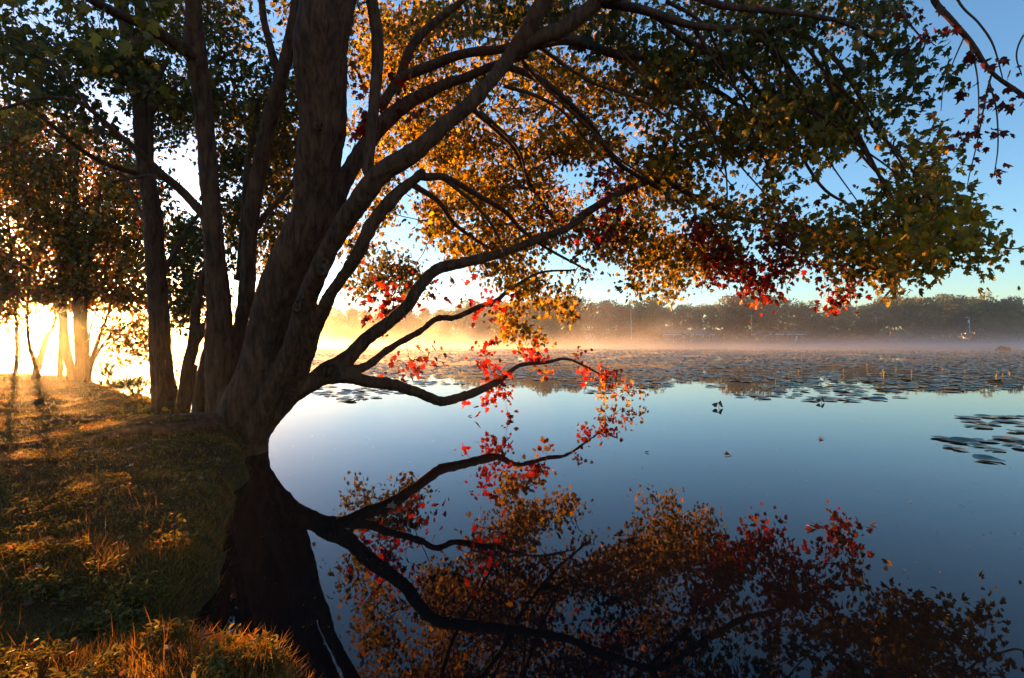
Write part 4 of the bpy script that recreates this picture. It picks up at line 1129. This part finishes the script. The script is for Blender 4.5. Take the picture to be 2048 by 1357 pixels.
V[:, :, 1] = pt[rest, 1][:, None] + prad[rest][:, None] * (T_[None, :, 0] * np.sin(rot)[:, None] + T_[None, :, 1] * np.cos(rot)[:, None])
V[:, :, 2] = 0.006 + r2.uniform(0, 0.006, nr_)[:, None] + np.abs(T_[None, :, 0]) * r2.uniform(0, .03, nr_)[:, None]
idx = (np.arange(nr_)[:, None] * (k + 1) + np.arange(k + 1)[None]).ravel()
C = np.repeat(np.array(PADC)[r2.integers(0, 4, nr_)] * r2.uniform(.8, 1.2, (nr_, 1)), k + 1, 0)
me = mesh_np('lily_pad_field', V.reshape(-1, 3), idx, np.full(nr_, k + 1), M['padskin'], False, C)
tag(link('lily_pad_field', me), 'thousands of small lily pads covering the far half of the lake', kind='stuff')

# yellow stalks standing among the pads
zs = [(685, 905, 34), (815, 850, 32), (760, 862, 26), (1010, 812, 26), (1058, 842, 28), (1035, 866, 16), (1190, 812, 26), (1283, 862, 44), (1275, 862, 30), (1345, 832, 24), (1430, 862, 36), (1570, 806, 20), (1605, 826, 18), (1730, 838, 26), (1638, 848, 14), (1715, 778, 18), (1900, 882, 40), (1970, 850, 24), (1935, 862, 26), (1125, 795, 16), (1220, 790, 16), (830, 762, 20), (1940, 768, 16), (1690, 752, 16), (1540, 775, 14), (1385, 770, 12), (990, 770, 14), (620, 800, 14), (1820, 800, 18), (2030, 800, 18)]
def stalk_mesh(seed):
    r3 = np.random.default_rng(seed); mb = MB()
    for k_ in range(1 + seed % 3):
        b0 = r3.normal(0, .08, 2); t0 = b0 + r3.normal(0, .12, 2)
        hh_ = r3.uniform(.7, 1.05)
        mb.tube([(b0[0], b0[1], -.15), ((b0[0] + t0[0]) / 2 + .04, (b0[1] + t0[1]) / 2, hh_ * .5), (t0[0], t0[1], hh_)], [.03, .026, .02], 5, .1, 3)
        mb.tube([(t0[0], t0[1], hh_), (t0[0] + r3.normal(0, .08), t0[1], hh_ - .03), (t0[0] + r3.normal(0, .14), t0[1] + .05, hh_ - .16)], [.03, .06, .015], 6, .15, 3)
    o_ = mb.build('stalk', M['stalk'], None, True); me_ = o_.data; bpy.data.objects.remove(o_); return me_
ST = [stalk_mesh(i) for i in range(5)]
for i, (a, b2, hz) in enumerate(zs):
    px_, py_ = 1300 + a / 2.738, 440 + b2 / 2.738
    d = F * H / (py_ - HOR)
    o = link('lily_stalk', ST[i % 5]); s = hz / 2.738 / F * d
    o.location = ((px_ - 1024) / F * d, d, 0); o.scale = (s, s, s); o.rotation_euler = (0, 0, i * 1.3)
    tag(o, 'yellow withered stalk standing up out of the far lily pads', 'plant stalk', 'yellow stalks among the lily pads')

# curled leaves and floating leaves on the water
def one_leaf(name, x0, y0, z0, s, col, rot, lab, cat, grp=None, T=LEAF_T, FF=LEAF_F, var=0):
    V = np.array(T) * s
    o = link(name, LEAFM[(col, var)])
    o.location = (x0, y0, z0); o.scale = (s, s, s); o.rotation_euler = rot
    return tag(o, lab, cat, grp)
LEAFM = {}
for cn, c in (('tan', (0.17, 0.10, 0.05)), ('pale', (0.20, 0.14, 0.09)), ('rust', (0.18, 0.06, 0.015)), ('red', (0.2, 0.02, 0.01)), ('gold', (0.24, 0.14, 0.015)), ('brown', (0.08, 0.04, 0.02))):
    for v in range(2):
        # curled in two ways, with a little thickness at the stalk
        T = np.array(LEAF_T); T[:, 2] = (0.55 if v else -0.35) * np.abs(T[:, 0]) + 0.18 * T[:, 1] ** 2
        T = np.concatenate([T, [(0.01, -0.42, .08), (-0.01, -0.42, .08), (-0.018, 0, 0.005), (0.018, 0, 0.005)]])
        fs = LEAF_F + [(12, 13, 14, 15)]
        LEAFM[(cn, v)] = mesh_np('leaf_' + cn, T, [i for f in fs for i in f], [len(f) for f in fs], M['leaf'], False, np.tile(np.array(c), (len(T), 1)))
for i, (px_, py_, s, c, lab) in enumerate(((1458, 912, .09, 'brown', 'dark leaf floating alone on open water right of centre'), (1645, 878, .08, 'brown', 'small dark leaf floating between the pad field and the right patch'), (937, 833, .08, 'rust', 'small rusty leaf floating just below the scarlet leaves'),
                                           (781, 1018, .09, 'pale', 'pale leaf floating on the reflection of the low limb'), (1625, 1054, .075, 'rust', 'rusty leaf floating over the reflected red leaves'), (1739, 1048, .045, 'pale', 'tiny pale leaf floating right of the reflected red leaves'), (1010, 858, .06, 'brown', 'tiny brown leaf floating under the dangling red leaf'), (700, 1060, .035, 'pale', 'tiny pale leaf floating by the reflected trunk'), (1290, 905, .05, 'brown', 'speck-like brown leaf floating below the branch tip'))):
    d = F * H / (py_ - HOR)
    one_leaf('floating_leaf', (px_ - 1024) / F * d, d, 0.012, s, c, (0.1, 0.1, i * 2.1), lab, 'leaf', 'leaves floating on the lake')
M['curl'] = plain_mat('curled_pad', (0.07, 0.06, 0.025), 0.6, 0.4, 10)
for px_, py_, s, lab in ((1437, 816, .2, 'dark curled lily leaf standing at the front edge of the pad field'), (1642, 806, .17, 'folded greenish lily leaf standing at the front pads, right of the other curled one'), (835, 744, .24, 'small curled lily leaf poking up behind the low limb')):
    d = F * H / (py_ - HOR); mb = MB()
    mb.tube([(0, 0, -.1), (.05, 0, .25), (-.03, .03, .5)], [.03, .03, .02], 6, .1, 3)
    k_ = 9
    for sg in (-1, 1):
        a = [(-.03 + sg * .02, .03, .5), (sg * .35 - .1, .1, .55 + .12 * sg), (sg * .5 - .15, .0, .3), (sg * .4, -.08, .06), (sg * .18, -.05, .1)]
        mb.add(a, [(0, 1, 2, 3, 4)])
        mb.add([(x_, y_ + .02, z_ + .01) for x_, y_, z_ in a], [(4, 3, 2, 1, 0)]) if sg > 0 else None
    o = mb.build('curled_lily_leaf', M['curl']); o.location = ((px_ - 1024) / F * d, d, 0); o.scale = (s, s, s)
    tag(o, lab, 'lily leaf')

# specks of leaf litter and pollen drifting on the near water
r2 = np.random.default_rng(31)
n = 900
d_ = 1.9 * (12 / 1.9) ** r2.uniform(0, 1, n); u = r2.uniform(-0.6, 1.1, n)
ok = (sdist(u * d_, d_) < -0.15)
q = np.stack([u * d_, d_, np.full(n, 0.004)], 1)[ok]; n = len(q); an = r2.uniform(0, 6.28, n)
me = leaves_mesh('drifting_specks', q, np.stack([np.cos(an), np.sin(an), 0 * an], 1), np.tile((0., 0, 1), (n, 1)), r2.uniform(.004, .014, n) * (1 + .1 * q[:, 1]), np.array([(0.16, 0.11, 0.06), (0.08, 0.05, 0.03), (0.2, 0.17, 0.12)])[r2.integers(0, 3, n)], M['leaf'], OVAL_T * (1, 1, .1), OVAL_F)
tag(link('drifting_specks', me), 'tiny specks of leaf litter drifting on the near water', kind='stuff')

# ------------------------------------------------------------------ grass and weeds of the bank
r2 = np.random.default_rng(9)
def bank_pts(n, y0, y1, pw, margin=0.0, near_edge=None):
    o_ = []
    tot = 0
    while tot < n:
        y = y0 * (y1 / y0) ** (r2.uniform(0, 1, n) ** pw)
        x_ = r2.uniform(-1.25, 0.6, n) * y - 0.25
        sd = sdist(x_, y)
        ok = sd > -margin
        if near_edge: ok &= sd < near_edge
        o_.append(np.stack([x_[ok], y[ok]], 1)); tot += ok.sum()
    return np.concatenate(o_)[:n]
BL_T = np.array([(-.5, 0, 0), (.5, 0, 0), (.36, .5, .10), (-.36, .5, .10), (0, 1, .38)])
BL_F = [(0, 1, 2, 3), (3, 2, 4)]
def grass(n, pts, hgt, wid, lean, cols):
    z = ground_z(pts[:, 0], pts[:, 1]) - 0.005
    pos = np.stack([pts[:, 0], pts[:, 1], z], 1)
    ax = norm(r2.normal(size=(n, 3)) * lean * (1, 1, .3) + (0, 0, 1))
    nr = norm(r2.normal(size=(n, 3)))
    nr = norm(nr - ax * np.sum(nr * ax, 1, keepdims=True)); side = np.cross(ax, nr)
    V = pos[:, None] + wid[:, None, None] * BL_T[None, :, 0:1] * side[:, None] + hgt[:, None, None] * (BL_T[None, :, 1:2] * ax[:, None] + BL_T[None, :, 2:3] * nr[:, None])
    C = np.repeat(cols, 5, 0)
    return V.reshape(-1, 3), C
GC = np.array([(0.056, 0.034, 0.004), (0.070, 0.040, 0.005), (0.095, 0.050, 0.007), (0.13, 0.070, 0.014), (0.050, 0.038, 0.004)])
VV, CC = [], []
n = 150000
pts = bank_pts(n, 1.0, 17, 0.9)
cl = vnoise(pts, 5.0, 33)
h_ = (0.014 + 0.036 * cl) * r2.uniform(0.5, 1.4, n)
wd_ = np.maximum(0.0022, 0.0006 * pts[:, 1]) * r2.uniform(.7, 1.4, n)
a = grass(n, pts, h_, wd_, 0.55, GC[r2.integers(0, 5, n)] * r2.uniform(1.3, 2.2, (n, 1)))
VV.append(a[0]); CC.append(a[1])
n = 6500                                              # longer blades along the lip of the bank
pts = bank_pts(n, 1.2, 13, 1.0, 0.06, 0.10)
a = grass(n, pts, r2.uniform(.03, .085, n), np.maximum(.0025, .0006 * pts[:, 1]) * r2.uniform(.8, 1.3, n), 0.9, GC[r2.integers(0, 5, n)] * r2.uniform(1.3, 2.2, (n, 1)))
VV.append(a[0]); CC.append(a[1])
n = 1600                                               # stray tall stems
pts = bank_pts(n, 1.2, 13, 0.9)
a = grass(n, pts, r2.uniform(.05, .13, n), np.maximum(.002, .0005 * pts[:, 1]), 0.35, GC[3] * r2.uniform(.8, 1.5, (n, 1)))
VV.append(a[0]); CC.append(a[1])
V = np.concatenate(VV); nb = len(V) // 5
ff = np.concatenate([np.array(f) for f in BL_F])
me = mesh_np('grass', V, (np.arange(nb)[:, None] * 5 + ff[None]).ravel(), np.tile([4, 3], nb), M['grass'], False, np.concatenate(CC))
tag(link('grass', me), 'short rough grass covering the bank', kind='stuff')
# small broad-leaved weeds, thickest at the lower left
n = 9000
pts = bank_pts(n, 1.15, 8, 1.1, -0.05)
lft = np.clip((-(pts[:, 0]) / pts[:, 1] - 0.42) / 0.35, 0, 1)
ok = (vnoise(pts, 8.0, 44) * 0.6 + vnoise(pts, 19, 45) * 0.4 + 0.15 * lft) > 0.66
pts = pts[ok]; n = len(pts); k = 7
zc = ground_z(pts[:, 0], pts[:, 1]) + r2.uniform(0.008, .042, n)
pos = np.repeat(np.stack([pts[:, 0], pts[:, 1], zc], 1), k, 0) + r2.normal(size=(n * k, 3)) * (.012, .012, .010)
an = r2.uniform(0, 6.28, n * k)
ax = norm(np.stack([np.cos(an), np.sin(an), r2.uniform(-.2, .9, n * k)], 1))
nr = norm(r2.normal(size=(n * k, 3)) * .35 + (0, 0, 1))
WC = np.array([(0.050, 0.044, 0.006), (0.066, 0.054, 0.007), (0.085, 0.060, 0.009), (0.11, 0.042, 0.012)])
col = WC[r2.choice(4, n * k, p=[.4, .34, .2, .06])] * r2.uniform(1.2, 2.0, (n * k, 1))
me = leaves_mesh('ground_cover', pos, ax, nr, r2.uniform(.012, .030, n * k), col, M['grass'], OVAL_T, OVAL_F)
tag(link('ground_cover', me), 'low broad-leaved weeds among the grass', kind='stuff')
# fallen leaves
sp = bank_pts(290, 1.5, 11, 0.8, -0.06)
for i, (x0, y0) in enumerate(sp):
    c = ('tan', 'pale', 'rust', 'brown', 'gold', 'tan', 'red', 'brown')[i % 8]
    one_leaf('fallen_leaf', x0, y0, gz(x0, y0) + 0.035, min(.05, r2.uniform(.016, .026) + .006 * y0), c, (r2.uniform(-.5, .5), r2.uniform(-.5, .5), r2.uniform(0, 6.28)), f'{ {"tan": "tan", "pale": "pale cream", "rust": "rusty", "brown": "brown", "gold": "golden", "red": "red"}[c]} fallen maple leaf lying in the grass of the bank', 'leaf', f'fallen {c} leaves on the grass', var=i % 2)
# reeds and sprigs at the water's edge
def tuft(name, px, py, lab, cat, n, hgt, spread, cols, leafy=False, zb=None, seed=0):
    r3 = np.random.default_rng(seed)
    d = F * (H - (zb if zb is not None else 0.0)) / (py - HOR); x0 = (px - 1024) / F * d
    rt = empty(name, (x0, d, zb if zb is not None else 0.0), lab, cat)
    mb = MB()
    tips = []
    for i in range(n):
        b0 = r3.normal(0, spread * .5, 2); t0 = b0 * 1.6 + r3.normal(0, spread * .5, 2); hh_ = hgt * r3.uniform(.5, 1.1)
        mb.tube([(b0[0], b0[1], -.15), ((b0[0] + t0[0]) / 2, (b0[1] + t0[1]) / 2, hh_ * .55), (t0[0], t0[1], hh_)], [.006, .005, .0015], 4, 0, 3)
        tips.append((t0[0], t0[1], hh_))
    mb.build('stem', M['twig' if leafy else 'stalk2'], rt)
    tips = np.array(tips)
    if leafy:
        g = dict(c=np.concatenate([tips, tips * (.8, .8, .65)]), size=.07, mix=cols, spread=.07, per=9)
        add_leaves('leaves', [g], rt, seed)
    else:
        q = np.repeat(tips, 3, 0) * np.repeat(r3.uniform(.3, .8, (len(tips) * 3, 1)), 3, 1)
        me_ = leaves_mesh('blade', q, norm(r3.normal(size=(len(q), 3)) * (.6, .6, .2) + (0, 0, 1)), norm(r3.normal(size=(len(q), 3))), r3.uniform(.12, .3, len(q)), np.tile(np.array((.07, .08, .02)), (len(q), 1)), M['grass'], OVAL_T * (.22, 1, 1), OVAL_F)
        link('leaves', me_, rt)
M['stalk2'] = plain_mat('reed_stem', (0.08, 0.08, 0.03), 0.8, 0.3, 9)
tuft('reed_clump', 214, 772, 'tall thin reed clump in the water beside the tip of the point', 'reeds', 26, .75, .35, None, seed=1)
tuft('reed_clump', 242, 786, 'low dense reed clump at the edge between the point and the lakeside tree', 'reeds', 40, .34, .5, None, seed=2)
tuft('reed_clump', 276, 783, 'small reed clump standing furthest out in the water left of the lakeside tree', 'reeds', 26, .30, .3, None, seed=3)
tuft('sapling', 292, 826, 'leafy low sapling growing against the left foot of the lakeside tree', 'sapling', 9, .42, .2, {'olive': 3, 'green': 3, 'gold': 1}, True, .12, seed=4)
tuft('sapling', 352, 792, 'tiny sapling with few leaves in the fork of the lakeside tree', 'sapling', 3, .25, .07, {'olive': 3, 'gold': 1}, True, .3, seed=5)
tuft('sapling', 268, 850, 'yellowish leafy sprig on the bank in front of the lakeside tree', 'sapling', 7, .18, .2, {'olive': 3, 'gold': 2}, True, .18, seed=6)
